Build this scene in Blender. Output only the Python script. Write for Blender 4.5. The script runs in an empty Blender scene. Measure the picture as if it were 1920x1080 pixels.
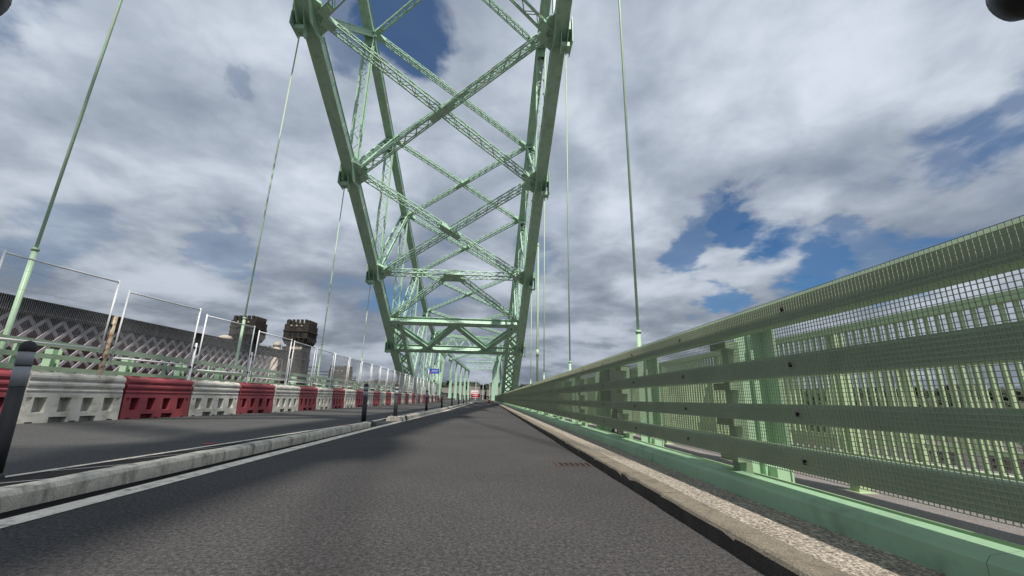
import bpy, math, random
from mathutils import Vector, Matrix
random.seed(7)
sc = bpy.context.scene
COL = sc.collection
R = math.radians
# ------------------------------------------------------------------ camera
H = 0.72
def make_camera():
    p, r, yw = R(15.06), R(1.35), R(-2.88)
    cy, sy = math.cos(yw), math.sin(yw)
    Rz = Matrix(((cy, -sy, 0), (sy, cy, 0), (0, 0, 1)))
    X = Rz @ Vector((1, 0, 0)); F = Rz @ Vector((0, math.cos(p), math.sin(p))); U = Rz @ Vector((0, -math.sin(p), math.cos(p)))
    X2 = math.cos(r)*X + math.sin(r)*U; U2 = -math.sin(r)*X + math.cos(r)*U
    cd = bpy.data.cameras.new('camera'); cam = bpy.data.objects.new('camera', cd); COL.objects.link(cam)
    cd.sensor_width = 36; cd.lens = 774.6/1920*36; cd.clip_start = 0.05; cd.clip_end = 9000
    M = Matrix((X2, U2, -F)).transposed().to_4x4(); M.translation = Vector((0, 0, H))
    cam.matrix_world = M
    sc.camera = cam
make_camera()
# ------------------------------------------------------------------ light and sky
SUN_EL, SUN_AZ = 57.5, 13.0          # azimuth: degrees to the right of straight behind the camera
def make_light():
    el, az = R(SUN_EL), R(SUN_AZ)
    d = Vector((math.sin(az)*math.cos(el), -math.cos(az)*math.cos(el), math.sin(el)))   # towards the sun
    ld = bpy.data.lights.new('sun', 'SUN'); ld.energy = 5.0; ld.angle = R(0.55); ld.color = (1.0, 0.95, 0.87)
    lo = bpy.data.objects.new('sun', ld); COL.objects.link(lo)
    lo.rotation_euler = d.to_track_quat('Z', 'Y').to_euler()
    return d
SUN = make_light()
def make_world():
    w = bpy.data.worlds.new('World'); sc.world = w; w.use_nodes = True
    nt = w.node_tree; N = nt.nodes; L = nt.links
    N.clear()
    out = N.new('ShaderNodeOutputWorld')
    def val(x): return x
    def math_(op, a, b=None, c=None, clamp=False):
        n = N.new('ShaderNodeMath'); n.operation = op; n.use_clamp = clamp
        for i, v in enumerate((a, b, c)):
            if v is None: continue
            if isinstance(v, (int, float)): n.inputs[i].default_value = v
            else: L.new(v, n.inputs[i])
        return n.outputs[0]
    def smooth(v, a, b, to0=0.0, to1=1.0):
        n = N.new('ShaderNodeMapRange'); n.interpolation_type = 'SMOOTHSTEP'
        L.new(v, n.inputs['Value']); n.inputs['From Min'].default_value = a; n.inputs['From Max'].default_value = b
        n.inputs['To Min'].default_value = to0; n.inputs['To Max'].default_value = to1
        return n.outputs['Result']
    tc = N.new('ShaderNodeTexCoord'); d = tc.outputs['Generated']
    sep = N.new('ShaderNodeSeparateXYZ'); L.new(d, sep.inputs[0])
    z = math_('MAXIMUM', sep.outputs[2], 0.0); zz = math_('ADD', z, 0.20)
    px = math_('DIVIDE', sep.outputs[0], zz); py = math_('DIVIDE', sep.outputs[1], zz)
    cmb = N.new('ShaderNodeCombineXYZ'); L.new(px, cmb.inputs[0]); L.new(py, cmb.inputs[1])
    def noise(vec, scale, detail, rough, off=(0, 0, 0), dist=0.0):
        m = N.new('ShaderNodeMapping'); L.new(vec, m.inputs[0]); m.inputs['Location'].default_value = off
        n = N.new('ShaderNodeTexNoise'); L.new(m.outputs[0], n.inputs['Vector'])
        n.inputs['Scale'].default_value = scale; n.inputs['Detail'].default_value = detail
        n.inputs['Roughness'].default_value = rough; n.inputs['Distortion'].default_value = dist
        return n.outputs['Fac']
    big = noise(cmb.outputs[0], 0.9, 5, 0.46, (3.1, 1.7, 0.0), 0.2)
    mid = noise(cmb.outputs[0], 2.0, 5, 0.47, (7.3, 4.1, 2.0), 0.25)
    fine = noise(cmb.outputs[0], 5.0, 8, 0.57, (1.3, 9.1, 5.0), 0.25)
    # openings of blue sky, each a direction and an angular radius, with ragged edges
    wob = math_('MULTIPLY_ADD', mid, 0.34, -0.17); wob2 = math_('MULTIPLY_ADD', fine, 0.20, -0.10)
    wobs = math_('ADD', wob, wob2)
    holes = HOLES
    acc = None
    for (hx, hy, hz), rad, amt in holes:
        vd = N.new('ShaderNodeVectorMath'); vd.operation = 'DISTANCE'; L.new(d, vd.inputs[0]); vd.inputs[1].default_value = (hx, hy, hz)
        dist = math_('ADD', vd.outputs['Value'], wobs)
        s = smooth(dist, rad*0.35, rad*1.35, amt, 0.0)
        acc = s if acc is None else math_('MAXIMUM', acc, s)
    dens = math_('ADD', math_('MULTIPLY', big, 0.62), math_('MULTIPLY', mid, 0.38))
    base = smooth(dens, 0.24, 0.42)
    mask = math_('SUBTRACT', base, acc, clamp=True)
    # cloud brightness: sunlit tops and grey bellies, greyer towards the horizon
    lum = math_('ADD', math_('MULTIPLY', mid, 0.55), math_('MULTIPLY', fine, 0.25))
    lum = math_('ADD', lum, math_('MULTIPLY', big, 0.35))
    lum = smooth(lum, 0.42, 0.72)
    elev = smooth(z, 0.0, 0.50)
    ramp = N.new('ShaderNodeValToRGB'); L.new(lum, ramp.inputs[0])
    cr = ramp.color_ramp; cr.elements[0].color = (0.27, 0.32, 0.40, 1); cr.elements[1].color = (0.70, 0.765, 0.86, 1)
    e = cr.elements.new(0.5); e.color = (0.45, 0.51, 0.60, 1)
    ramp2 = N.new('ShaderNodeValToRGB'); L.new(lum, ramp2.inputs[0])
    cr = ramp2.color_ramp; cr.elements[0].color = (0.155, 0.185, 0.235, 1); cr.elements[1].color = (0.46, 0.515, 0.59, 1)
    e = cr.elements.new(0.5); e.color = (0.25, 0.29, 0.35, 1)
    mx = N.new('ShaderNodeMixRGB'); L.new(elev, mx.inputs[0]); L.new(ramp2.outputs[0], mx.inputs[1]); L.new(ramp.outputs[0], mx.inputs[2])
    sky = N.new('ShaderNodeTexSky'); sky.sky_type = 'NISHITA'; sky.sun_disc = False
    sky.sun_elevation = R(SUN_EL); sky.sun_rotation = math.atan2(SUN.x, SUN.y)
    sky.air_density = 1.0; sky.dust_density = 0.3; sky.ozone_density = 2.0
    tint = N.new('ShaderNodeMixRGB'); tint.blend_type = 'MULTIPLY'; tint.inputs[0].default_value = 1
    L.new(sky.outputs[0], tint.inputs[1]); tint.inputs[2].default_value = (0.52, 0.85, 1.12, 1)
    bs = N.new('ShaderNodeBackground'); L.new(tint.outputs[0], bs.inputs[0]); bs.inputs[1].default_value = 0.075
    bc = N.new('ShaderNodeBackground'); L.new(mx.outputs[0], bc.inputs[0]); bc.inputs[1].default_value = 1.0
    ms = N.new('ShaderNodeMixShader'); L.new(mask, ms.inputs[0]); L.new(bs.outputs[0], ms.inputs[1]); L.new(bc.outputs[0], ms.inputs[2])
    L.new(ms.outputs[0], out.inputs[0])
HOLES = [((-0.206, 0.662, 0.72), 0.055, 0.9), ((-0.249, 0.648, 0.72), 0.03, 0.6), ((-0.178, 0.698, 0.694), 0.045, 0.9), ((-0.311, 0.67, 0.674), 0.05, 0.6), ((-0.489, 0.663, 0.567), 0.025, 0.3), ((-0.461, 0.655, 0.598), 0.03, 0.25), ((-0.694, 0.503, 0.515), 0.06, 0.6), ((0.573, 0.755, 0.319), 0.065, 1), ((0.525, 0.783, 0.334), 0.035, 0.9), ((0.62, 0.728, 0.294), 0.05, 0.9), ((0.467, 0.81, 0.354), 0.03, 0.6), ((0.492, 0.838, 0.237), 0.035, 0.8), ((0.432, 0.845, 0.316), 0.04, 0.75), ((0.65, 0.696, 0.305), 0.04, 0.6), ((0.751, 0.512, 0.417), 0.06, 0.75), ((0.735, 0.554, 0.392), 0.045, 0.55), ((0.763, 0.481, 0.432), 0.05, 0.6), ((-0.709, 0.657, 0.256), 0.05, 0.22), ((-0.532, 0.805, 0.261), 0.03, 0.28), ((0.098, 0.946, 0.31), 0.04, 0.3), ((0.694, 0.682, 0.229), 0.04, 0.5), ((0.733, 0.647, 0.21), 0.04, 0.5)]
make_world()
sc.view_settings.view_transform = 'Standard'; sc.view_settings.look = 'None'; sc.view_settings.exposure = 0.0; sc.view_settings.gamma = 1
# ------------------------------------------------------------------ materials
MATS = {}
def mat(name, col, rough=0.6, var=0.12, vscale=3.0, metal=0.0, bump=0.0, bscale=40.0, stain=None, stain_amt=0.4, stain_scale=1.5, stain_lo=0.55, stain_hi=0.7, speck=None, speck_scale=250.0, streak=1.0, spec=0.4, grit=0, cells=None, rust=None, rust_lo=0.66, rust_scale=2.2, brick=None):
    m = bpy.data.materials.new(name); m.use_nodes = True
    nt = m.node_tree; N = nt.nodes; L = nt.links
    b = N['Principled BSDF']; b.inputs['Roughness'].default_value = rough; b.inputs['Metallic'].default_value = metal
    b.inputs['Specular IOR Level'].default_value = spec
    tc = N.new('ShaderNodeTexCoord'); geo = N.new('ShaderNodeNewGeometry')
    def noise(scale, detail=5, rough_=0.6, vec=None):
        n = N.new('ShaderNodeTexNoise'); n.inputs['Scale'].default_value = scale; n.inputs['Detail'].default_value = detail
        n.inputs['Roughness'].default_value = rough_; L.new(vec or geo.outputs['Position'], n.inputs['Vector']); return n.outputs['Fac']
    mul = N.new('ShaderNodeMapRange'); L.new(noise(vscale), mul.inputs['Value'])
    mul.inputs['From Min'].default_value = 0.3; mul.inputs['From Max'].default_value = 0.7
    mul.inputs['To Min'].default_value = 1-var; mul.inputs['To Max'].default_value = 1+var
    c = N.new('ShaderNodeVectorMath'); c.operation = 'SCALE'; c.inputs[0].default_value = col[:3]; L.new(mul.outputs[0], c.inputs['Scale'])
    cur = c.outputs[0]
    if speck:
        r = N.new('ShaderNodeMapRange'); L.new(noise(speck_scale, 2, 0.5), r.inputs['Value'])
        r.inputs['From Min'].default_value = 0.38; r.inputs['From Max'].default_value = 0.66; r.inputs['To Min'].default_value = 1-speck; r.inputs['To Max'].default_value = 1+speck*1.4
        c2 = N.new('ShaderNodeVectorMath'); c2.operation = 'SCALE'; L.new(cur, c2.inputs[0]); L.new(r.outputs[0], c2.inputs['Scale']); cur = c2.outputs[0]
    if cells:  # individual aggregate stones
        sc_, amt = cells
        v = N.new('ShaderNodeTexVoronoi'); v.inputs['Scale'].default_value = sc_; L.new(geo.outputs['Position'], v.inputs['Vector'])
        se = N.new('ShaderNodeSeparateColor'); L.new(v.outputs['Color'], se.inputs[0])
        r = N.new('ShaderNodeMapRange'); L.new(se.outputs[1], r.inputs['Value']); r.inputs['To Min'].default_value = 1-amt; r.inputs['To Max'].default_value = 1+amt
        c3 = N.new('ShaderNodeVectorMath'); c3.operation = 'SCALE'; L.new(cur, c3.inputs[0]); L.new(r.outputs[0], c3.inputs['Scale']); cur = c3.outputs[0]
    if grit:   # scattered pale stone chips
        v = N.new('ShaderNodeTexVoronoi'); v.inputs['Scale'].default_value = 85; L.new(geo.outputs['Position'], v.inputs['Vector'])
        r = N.new('ShaderNodeMapRange'); L.new(v.outputs['Distance'], r.inputs['Value']); r.inputs['From Min'].default_value = 0.22; r.inputs['From Max'].default_value = 0.10
        sx_ = N.new('ShaderNodeSeparateColor'); L.new(v.outputs['Color'], sx_.inputs[0])
        th = N.new('ShaderNodeMath'); th.operation = 'GREATER_THAN'; L.new(sx_.outputs[0], th.inputs[0]); th.inputs[1].default_value = 0.80
        mm = N.new('ShaderNodeMath'); mm.operation = 'MULTIPLY'; L.new(r.outputs[0], mm.inputs[0]); L.new(th.outputs[0], mm.inputs[1])
        m2 = N.new('ShaderNodeMath'); m2.operation = 'MULTIPLY'; L.new(mm.outputs[0], m2.inputs[0]); m2.inputs[1].default_value = grit
        mx = N.new('ShaderNodeMixRGB'); L.new(m2.outputs[0], mx.inputs[0]); L.new(cur, mx.inputs[1]); mx.inputs[2].default_value = (0.34, 0.32, 0.30, 1); cur = mx.outputs[0]
    if brick:
        sp = N.new('ShaderNodeSeparateXYZ'); L.new(geo.outputs['Position'], sp.inputs[0])
        ad = N.new('ShaderNodeMath'); L.new(sp.outputs[0], ad.inputs[0]); L.new(sp.outputs[1], ad.inputs[1])
        cb = N.new('ShaderNodeCombineXYZ'); L.new(ad.outputs[0], cb.inputs[0]); L.new(sp.outputs[2], cb.inputs[1])
        bt = N.new('ShaderNodeTexBrick'); L.new(cb.outputs[0], bt.inputs[0]); bt.inputs['Scale'].default_value = brick; bt.inputs['Mortar Size'].default_value = 0.025
        bt.inputs['Color1'].default_value = (0.65, 0.65, 0.65, 1); bt.inputs['Color2'].default_value = (1.15, 1.1, 1.0, 1); bt.inputs['Mortar'].default_value = (0.35, 0.35, 0.35, 1)
        mx = N.new('ShaderNodeMixRGB'); mx.blend_type = 'MULTIPLY'; mx.inputs[0].default_value = 1; L.new(cur, mx.inputs[1]); L.new(bt.outputs[0], mx.inputs[2]); cur = mx.outputs[0]
    if stain:
        mp = N.new('ShaderNodeMapping'); L.new(geo.outputs['Position'], mp.inputs[0]); mp.inputs['Scale'].default_value = (1, 1, streak)
        r = N.new('ShaderNodeMapRange'); L.new(noise(stain_scale, 7, 0.65, mp.outputs[0]), r.inputs['Value'])
        r.inputs['From Min'].default_value = stain_lo; r.inputs['From Max'].default_value = stain_hi; r.inputs['To Max'].default_value = stain_amt
        mx = N.new('ShaderNodeMixRGB'); L.new(r.outputs[0], mx.inputs[0]); L.new(cur, mx.inputs[1]); mx.inputs[2].default_value = (*stain, 1); cur = mx.outputs[0]
    if rust:
        mp = N.new('ShaderNodeMapping'); L.new(geo.outputs['Position'], mp.inputs[0]); mp.inputs['Scale'].default_value = (1, 1, 0.3); mp.inputs['Location'].default_value = (31, 17, 5)
        r = N.new('ShaderNodeMapRange'); L.new(noise(rust_scale, 8, 0.7, mp.outputs[0]), r.inputs['Value'])
        r.inputs['From Min'].default_value = rust_lo; r.inputs['From Max'].default_value = rust_lo+0.06; r.inputs['To Max'].default_value = 0.85
        mx = N.new('ShaderNodeMixRGB'); L.new(r.outputs[0], mx.inputs[0]); L.new(cur, mx.inputs[1]); mx.inputs[2].default_value = (*rust, 1); cur = mx.outputs[0]
    L.new(cur, b.inputs['Base Color'])
    if bump:
        bn = N.new('ShaderNodeBump'); bn.inputs['Strength'].default_value = bump; bn.inputs['Distance'].default_value = 0.01
        L.new(noise(bscale, 4), bn.inputs['Height']); L.new(bn.outputs[0], b.inputs['Normal'])
    MATS[name] = m
    return m
G = mat('green_paint', (0.37, 0.555, 0.415), 0.45, 0.10, 1.2, stain=(0.20, 0.22, 0.13), stain_amt=0.5, stain_scale=1.3, stain_lo=0.5, stain_hi=0.75, streak=0.35, rust=(0.16, 0.075, 0.035), rust_scale=1.6, rust_lo=0.64)
GL = mat('light_green_paint', (0.38, 0.54, 0.37), 0.45, 0.08, 2.0, stain=(0.22, 0.26, 0.16), stain_amt=0.12, streak=0.3)
GP = mat('parapet_green_paint', (0.31, 0.415, 0.275), 0.5, 0.12, 1.5, stain=(0.14, 0.15, 0.10), stain_amt=0.5, streak=0.4, bump=0.05, rust=(0.16, 0.075, 0.035), rust_scale=6, rust_lo=0.68)
GB = mat('beam_green_paint', (0.27, 0.43, 0.275), 0.5, 0.12, 2.0, stain=(0.09, 0.10, 0.07), stain_amt=0.6, stain_scale=3.0, stain_lo=0.56, stain_hi=0.8, bump=0.15, bscale=30, rust=(0.16, 0.075, 0.035), rust_scale=6, rust_lo=0.68)
GBAR = mat('bar_green_paint', (0.42, 0.52, 0.32), 0.5, 0.1, 2.0, stain=(0.2, 0.2, 0.1), stain_amt=0.35)
MESHW = mat('mesh_wire', (0.30, 0.33, 0.23), 0.5, 0.08, 3)
BLK = mat('black_plastic', (0.012, 0.012, 0.013), 0.45, 0.15)
ASPH = mat('asphalt', (0.055, 0.052, 0.0515), 0.92, 0.18, 0.5, bump=0.05, bscale=200, cells=(260, 0.5), speck=0.3, speck_scale=45, grit=0.8, stain=(0.045, 0.042, 0.042), stain_amt=0.5, stain_scale=0.45, spec=0.25)
ASPH2 = mat('closed_lane_asphalt', (0.066, 0.066, 0.065), 0.92, 0.14, 0.5, bump=0.08, bscale=200, cells=(240, 0.6), speck=0.25, speck_scale=45, grit=0.5, stain=(0.10, 0.10, 0.10), stain_amt=0.4, stain_scale=0.5, spec=0.25)
BITU = mat('bitumen', (0.011, 0.011, 0.012), 0.9, 0.2, 3, speck=0.4, speck_scale=200, spec=0.1)
LINE = mat('road_paint', (0.78, 0.71, 0.60), 0.7, 0.12, 4, stain=(0.10, 0.095, 0.09), stain_amt=0.75, stain_scale=9, stain_lo=0.5, stain_hi=0.68, speck=0.15, speck_scale=200)
KERB = mat('concrete_kerb', (0.62, 0.58, 0.49), 0.85, 0.2, 5, bump=0.3, bscale=60, stain=(0.06, 0.055, 0.045), stain_amt=0.85, stain_scale=5, stain_lo=0.48, stain_hi=0.66, speck=0.2, speck_scale=150, streak=0.3)
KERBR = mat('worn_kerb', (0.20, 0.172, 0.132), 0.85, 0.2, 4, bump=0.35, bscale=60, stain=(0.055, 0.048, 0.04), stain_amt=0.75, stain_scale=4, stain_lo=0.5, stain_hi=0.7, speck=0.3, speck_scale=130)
KERBF = mat('shaded_tarred_kerb_face', (0.062, 0.056, 0.049), 0.9, 0.25, 4, bump=0.3, bscale=60, speck=0.3, speck_scale=150, stain=(0.12, 0.11, 0.095), stain_amt=0.5, stain_scale=6, stain_lo=0.6, stain_hi=0.75, spec=0.15)  # dark tone holds the shade on the kerb face as well as tar stain
AGG = mat('exposed_aggregate', (0.30, 0.26, 0.215), 0.9, 0.14, 3, bump=0.3, bscale=120, cells=(120, 0.6), speck=0.3, speck_scale=40, stain=(0.13, 0.11, 0.09), stain_amt=0.5, stain_scale=3)
AGGD = mat('shadow_toned_aggregate', (0.17, 0.145, 0.125), 0.92, 0.2, 4, bump=0.3, bscale=120, cells=(120, 0.6), speck=0.3, speck_scale=40, stain=(0.03, 0.027, 0.024), stain_amt=0.6, stain_scale=4)  # unused; aggregate darkened to stand for the railing's shadow
DECKG = mat('footway_surface', (0.19, 0.17, 0.165), 0.9, 0.12, 2, speck=0.3, speck_scale=120)
WPL = mat('white_plastic', (0.56, 0.55, 0.49), 0.42, 0.08, 3, stain=(0.20, 0.17, 0.12), stain_amt=0.8, stain_scale=2.6, stain_lo=0.48, stain_hi=0.72, streak=1.6, rust=(0.10, 0.085, 0.06), rust_lo=0.62, rust_scale=5)
RPL = mat('red_plastic', (0.27, 0.055, 0.065), 0.45, 0.12, 3, stain=(0.10, 0.03, 0.03), stain_amt=0.6, stain_scale=2.6, stain_lo=0.5, stain_hi=0.75, rust=(0.42, 0.30, 0.28), rust_lo=0.66, rust_scale=6)
GALV = mat('galvanised_steel', (0.76, 0.77, 0.77), 0.42, 0.08, 6)
WIRE = mat('fence_wire', (0.42, 0.43, 0.43), 0.5, 0.08, 6)
RUST = mat('rusty_post', (0.46, 0.40, 0.30), 0.75, 0.2, 6, stain=(0.20, 0.085, 0.025), stain_amt=0.95, stain_scale=7, stain_lo=0.45, stain_hi=0.6, bump=0.2)
RUBBER = mat('dark_rubber', (0.032, 0.032, 0.036), 0.6, 0.15, 5, bump=0.1)
REFL = mat('reflective_band', (0.30, 0.31, 0.33), 0.4, 0.06, 8)
STONE = mat('sooty_stone', (0.045, 0.039, 0.034), 0.95, 0.3, 0.5, brick=1.3, stain=(0.15, 0.115, 0.08), stain_amt=0.45, stain_scale=0.35, stain_lo=0.55, stain_hi=0.72, bump=0.6, bscale=3)
STONEP = mat('pale_stone', (0.46, 0.40, 0.33), 0.9, 0.2, 0.8, stain=(0.14, 0.11, 0.09), stain_amt=0.6, stain_scale=0.9)
VOID = mat('dark_opening', (0.008, 0.008, 0.008), 0.9)
IRON = mat('railway_grey_iron', (0.44, 0.40, 0.42), 0.6, 0.14, 0.6, stain=(0.15, 0.10, 0.11), stain_amt=0.5, stain_scale=1)
IROND = mat('railway_dark_iron', (0.035, 0.033, 0.036), 0.7, 0.25, 0.8)
IRONR = mat('railway_oxide_iron', (0.060, 0.034, 0.038), 0.8, 0.3, 0.6)
LAND = mat('land', (0.055, 0.062, 0.034), 0.95, 0.35, 0.012, stain=(0.09, 0.08, 0.06), stain_amt=0.7, stain_scale=0.012)
WATER = mat('river_water', (0.09, 0.08, 0.07), 0.18, 0.1, 0.02, bump=0.25, bscale=1.2)
LEAF = mat('far_foliage', (0.040, 0.055, 0.030), 0.9, 0.5, 0.09)
BARK = mat('bark', (0.06, 0.045, 0.035), 0.9)
BRICK = mat('house_brick', (0.105, 0.088, 0.075), 0.9, 0.2, 0.4)
RENDER = mat('house_render', (0.13, 0.125, 0.12), 0.85, 0.1, 0.4)
ROOF = mat('slate_roof', (0.115, 0.11, 0.10), 0.85, 0.2, 0.5)
GLASS = mat('house_glass', (0.03, 0.035, 0.045), 0.15)
SRED = mat('sign_red', (0.62, 0.035, 0.05), 0.5, 0.04); SWHITE = mat('sign_white', (0.80, 0.79, 0.77), 0.5, 0.04)
SBLUE = mat('sign_blue', (0.012, 0.065, 0.42), 0.5, 0.04)
CONE = mat('cone_red', (0.75, 0.09, 0.045), 0.5, 0.06)
LAMPM = mat('lamp_column_grey', (0.50, 0.50, 0.50), 0.5, 0.05)
SAND = mat('white_sandbag', (0.66, 0.64, 0.60), 0.85, 0.1, 6)
CAB = mat('dark_green_cabinet', (0.045, 0.060, 0.052), 0.5, 0.1, 3)
# ------------------------------------------------------------------ mesh builder
class MB:
    def __init__(s): s.v = []; s.f = []; s.m = []; s.s = []
    def quadbox(s, P, mi=0):     # 8 corners: bottom 4 then top 4 (same order)
        b = len(s.v); s.v += [tuple(p) for p in P]
        for q in ((0, 3, 2, 1), (4, 5, 6, 7), (0, 1, 5, 4), (1, 2, 6, 5), (2, 3, 7, 6), (3, 0, 4, 7)):
            s.f.append(tuple(b+i for i in q)); s.m.append(mi); s.s.append(False)
    def box(s, x0, x1, y0, y1, z0, z1, mi=0):
        s.quadbox([(x0, y0, z0), (x1, y0, z0), (x1, y1, z0), (x0, y1, z0), (x0, y0, z1), (x1, y0, z1), (x1, y1, z1), (x0, y1, z1)], mi)
    def beam(s, A, B, w, d, up=(0, 0, 1), mi=0):
        A = Vector(A); B = Vector(B); t = (B-A).normalized(); sd = t.cross(Vector(up))
        if sd.length < 1e-5: sd = t.cross(Vector((1, 0, 0)))
        sd.normalize(); u = sd.cross(t)
        a = sd*(w/2); c = u*(d/2)
        s.quadbox([A-a-c, A+a-c, B+a-c, B-a-c, A-a+c, A+a+c, B+a+c, B-a+c], mi)
    def tube(s, A, B, r, n=10, r2=None, mi=0, caps=True, smooth=True):
        A = Vector(A); B = Vector(B); t = (B-A).normalized(); r2 = r if r2 is None else r2
        sd = t.cross(Vector((0, 0, 1)))
        if sd.length < 1e-5: sd = Vector((1, 0, 0))
        sd.normalize(); u = sd.cross(t); b = len(s.v)
        for P, rr in ((A, r), (B, r2)):
            for i in range(n):
                a = 2*math.pi*i/n; s.v.append(tuple(P+sd*(rr*math.cos(a))+u*(rr*math.sin(a))))
        for i in range(n):
            j = (i+1) % n; s.f.append((b+i, b+j, b+n+j, b+n+i)); s.m.append(mi); s.s.append(smooth)
        if caps:
            s.f.append(tuple(b+i for i in range(n-1, -1, -1))); s.m.append(mi); s.s.append(False)
            s.f.append(tuple(b+n+i for i in range(n))); s.m.append(mi); s.s.append(False)
    def lathe(s, prof, c=(0, 0, 0), n=20, mi=0, smooth=True):
        b = len(s.v); k = len(prof)
        for r, z in prof:
            for i in range(n):
                a = 2*math.pi*i/n; s.v.append((c[0]+r*math.cos(a), c[1]+r*math.sin(a), c[2]+z))
        for q in range(k-1):
            for i in range(n):
                j = (i+1) % n; s.f.append((b+q*n+i, b+q*n+j, b+(q+1)*n+j, b+(q+1)*n+i)); s.m.append(mi); s.s.append(smooth)
        s.f.append(tuple(b+i for i in range(n-1, -1, -1))); s.m.append(mi); s.s.append(False)
        s.f.append(tuple(b+(k-1)*n+i for i in range(n))); s.m.append(mi); s.s.append(False)
    def prism(s, prof, path, mi=0, smooth=False):    # prof: (x,z) closed outline, path: list of (dx,y,dz)
        n = len(prof); b = len(s.v)
        for dx, y, dz in path:
            for x, z in prof: s.v.append((x+dx, y, z+dz))
        for q in range(len(path)-1):
            for i in range(n):
                j = (i+1) % n; s.f.append((b+q*n+i, b+q*n+j, b+(q+1)*n+j, b+(q+1)*n+i)); s.m.append(mi); s.s.append(smooth)
        s.f.append(tuple(b+i for i in range(n-1, -1, -1))); s.m.append(mi); s.s.append(False)
        e = b+(len(path)-1)*n; s.f.append(tuple(e+i for i in range(n))); s.m.append(mi); s.s.append(False)
    def face(s, P, mi=0):
        b = len(s.v); s.v += [tuple(p) for p in P]; s.f.append(tuple(range(b, b+len(P)))); s.m.append(mi); s.s.append(False)
    def build(s, name, mats, parent=None, fixn=False):
        me = bpy.data.meshes.new(name); me.from_pydata(s.v, [], s.f)
        for m in (mats if isinstance(mats, (list, tuple)) else [mats]): me.materials.append(m)
        me.polygons.foreach_set('material_index', s.m); me.polygons.foreach_set('use_smooth', s.s); me.update()
        if fixn:
            import bmesh
            bm = bmesh.new(); bm.from_mesh(me); bmesh.ops.recalc_face_normals(bm, faces=bm.faces); bm.to_mesh(me); bm.free()
        o = bpy.data.objects.new(name, me); COL.objects.link(o)
        if parent: o.parent = parent
        return o
def tag(o, label, cat, group=None, kind=None):
    if label: o['label'] = label
    if cat: o['category'] = cat
    if group: o['group'] = group
    if kind: o['kind'] = kind
    return o
def thing(name, label, cat, loc=(0, 0, 0), rz=0.0, group=None):
    o = bpy.data.objects.new(name, None); COL.objects.link(o); o.location = loc; o.rotation_euler = (0, 0, rz); o.empty_display_size = 0.2
    return tag(o, label, cat, group)
def struct(name, mb, m):
    o = mb.build(name, m, fixn=True); o['kind'] = 'structure'; return o
def copy_tree(o, parent=None):
    c = o.copy(); COL.objects.link(c)
    if parent: c.parent = parent
    for ch in list(o.children): copy_tree(ch, c)
    return c
ORD = ['first', 'second', 'third', 'fourth', 'fifth', 'sixth', 'seventh', 'eighth', 'ninth', 'tenth', 'eleventh', 'twelfth', 'thirteenth', 'fourteenth', 'fifteenth', 'sixteenth', 'seventeenth', 'eighteenth', 'nineteenth', 'twentieth']
def ordn(i):
    if i < 20: return ORD[i]
    t = {2: 'twenty', 3: 'thirty', 4: 'forty'}[(i+1)//10]
    return (t[:-1]+'ieth') if (i+1) % 10 == 0 else t+'-'+ORD[(i+1) % 10-1]
def lerp(pts, y):
    if y <= pts[0][0]: return pts[0][1]
    for (a, b), (c, d) in zip(pts, pts[1:]):
        if y <= c: return b+(d-b)*(y-a)/(c-a)
    return pts[-1][1]
# ------------------------------------------------------------------ setting: deck, road, kerbs
Y0, Y1 = -60.0, 225.0
def strip(mb, xl, xr, z, ys, mi=0):
    for a, b in zip(ys, ys[1:]):
        mb.face([(xl(a), a, z), (xr(a), a, z), (xr(b), b, z), (xl(b), b, z)], mi)
def steps(a, b, s):
    n = max(1, int((b-a)/s)); return [a+(b-a)*i/n for i in range(n+1)]
m = MB(); m.box(-3.2, 1.26, Y0, Y1, -0.9, 0.0); struct('road', m, ASPH)
m = MB(); m.box(-12.6, -3.2, Y0, Y1, -0.9, 0.0); struct('closed_lane', m, ASPH2)
m = MB(); m.box(1.85, 5.9, Y0, Y1, -0.9, 0.04); struct('footway', m, DECKG)
m = MB(); m.box(-16.2, -12.6, Y0, Y1, -0.9, 0.55); struct('far_footway', m, DECKG)
# kerb stones on the right, each a little different, chipped edges
m = MB(); y = -6.0; rk = random.Random(3)
while y < 150:
    ln = 0.915; dx = rk.uniform(-.006, .006); dz = rk.uniform(-.006, .004)
    x0 = 1.25+dx; zt = 0.105+dz; g = 0.0025; c = 0.020
    n = 8; ys = [y+g+(ln-2*g)*i/n for i in range(n+1)]
    base = len(m.v)
    for i, yy in enumerate(ys):
        cc = c+rk.uniform(-.002, .003)
        if (i in (0, n) and rk.random() < .22) or rk.random() < .012: cc += .016
        for px_, pz_ in ((x0, -.1), (x0, zt-cc*1.1), (x0+cc*.4, zt-cc*.35), (x0+cc, zt), (x0+.16, zt), (x0+.16, -.1)): m.v.append((px_, yy, pz_))
    for i in range(n):
        for j in range(6):
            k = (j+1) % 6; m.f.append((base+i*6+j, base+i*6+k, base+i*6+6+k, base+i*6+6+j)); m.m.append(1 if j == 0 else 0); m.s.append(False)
    for e in (0, n):
        m.f.append(tuple(base+e*6+j for j in range(6))); m.m.append(0); m.s.append(False)
    y += ln
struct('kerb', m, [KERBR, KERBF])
m = MB(); m.box(1.25+.165, 1.585, -8, 150, -.1, 0.098); struct('aggregate_strip', m, AGG)
m = MB(); m.box(1.585, 1.825, -8, 150, -.1, 0.094); struct('shadowed_aggregate_strip', m, AGG)  # same aggregate, cut as its own strip along the railing's shadow edge
lineR = lambda y: lerp([(10, -2.53), (27, -2.25), (90, -2.2)], y)
kerbR = lambda y: lerp([(3, -2.84), (11, -2.74)], y)
segBx = lambda y: lerp([(13, -2.55), (70, -2.45)], y)
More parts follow.
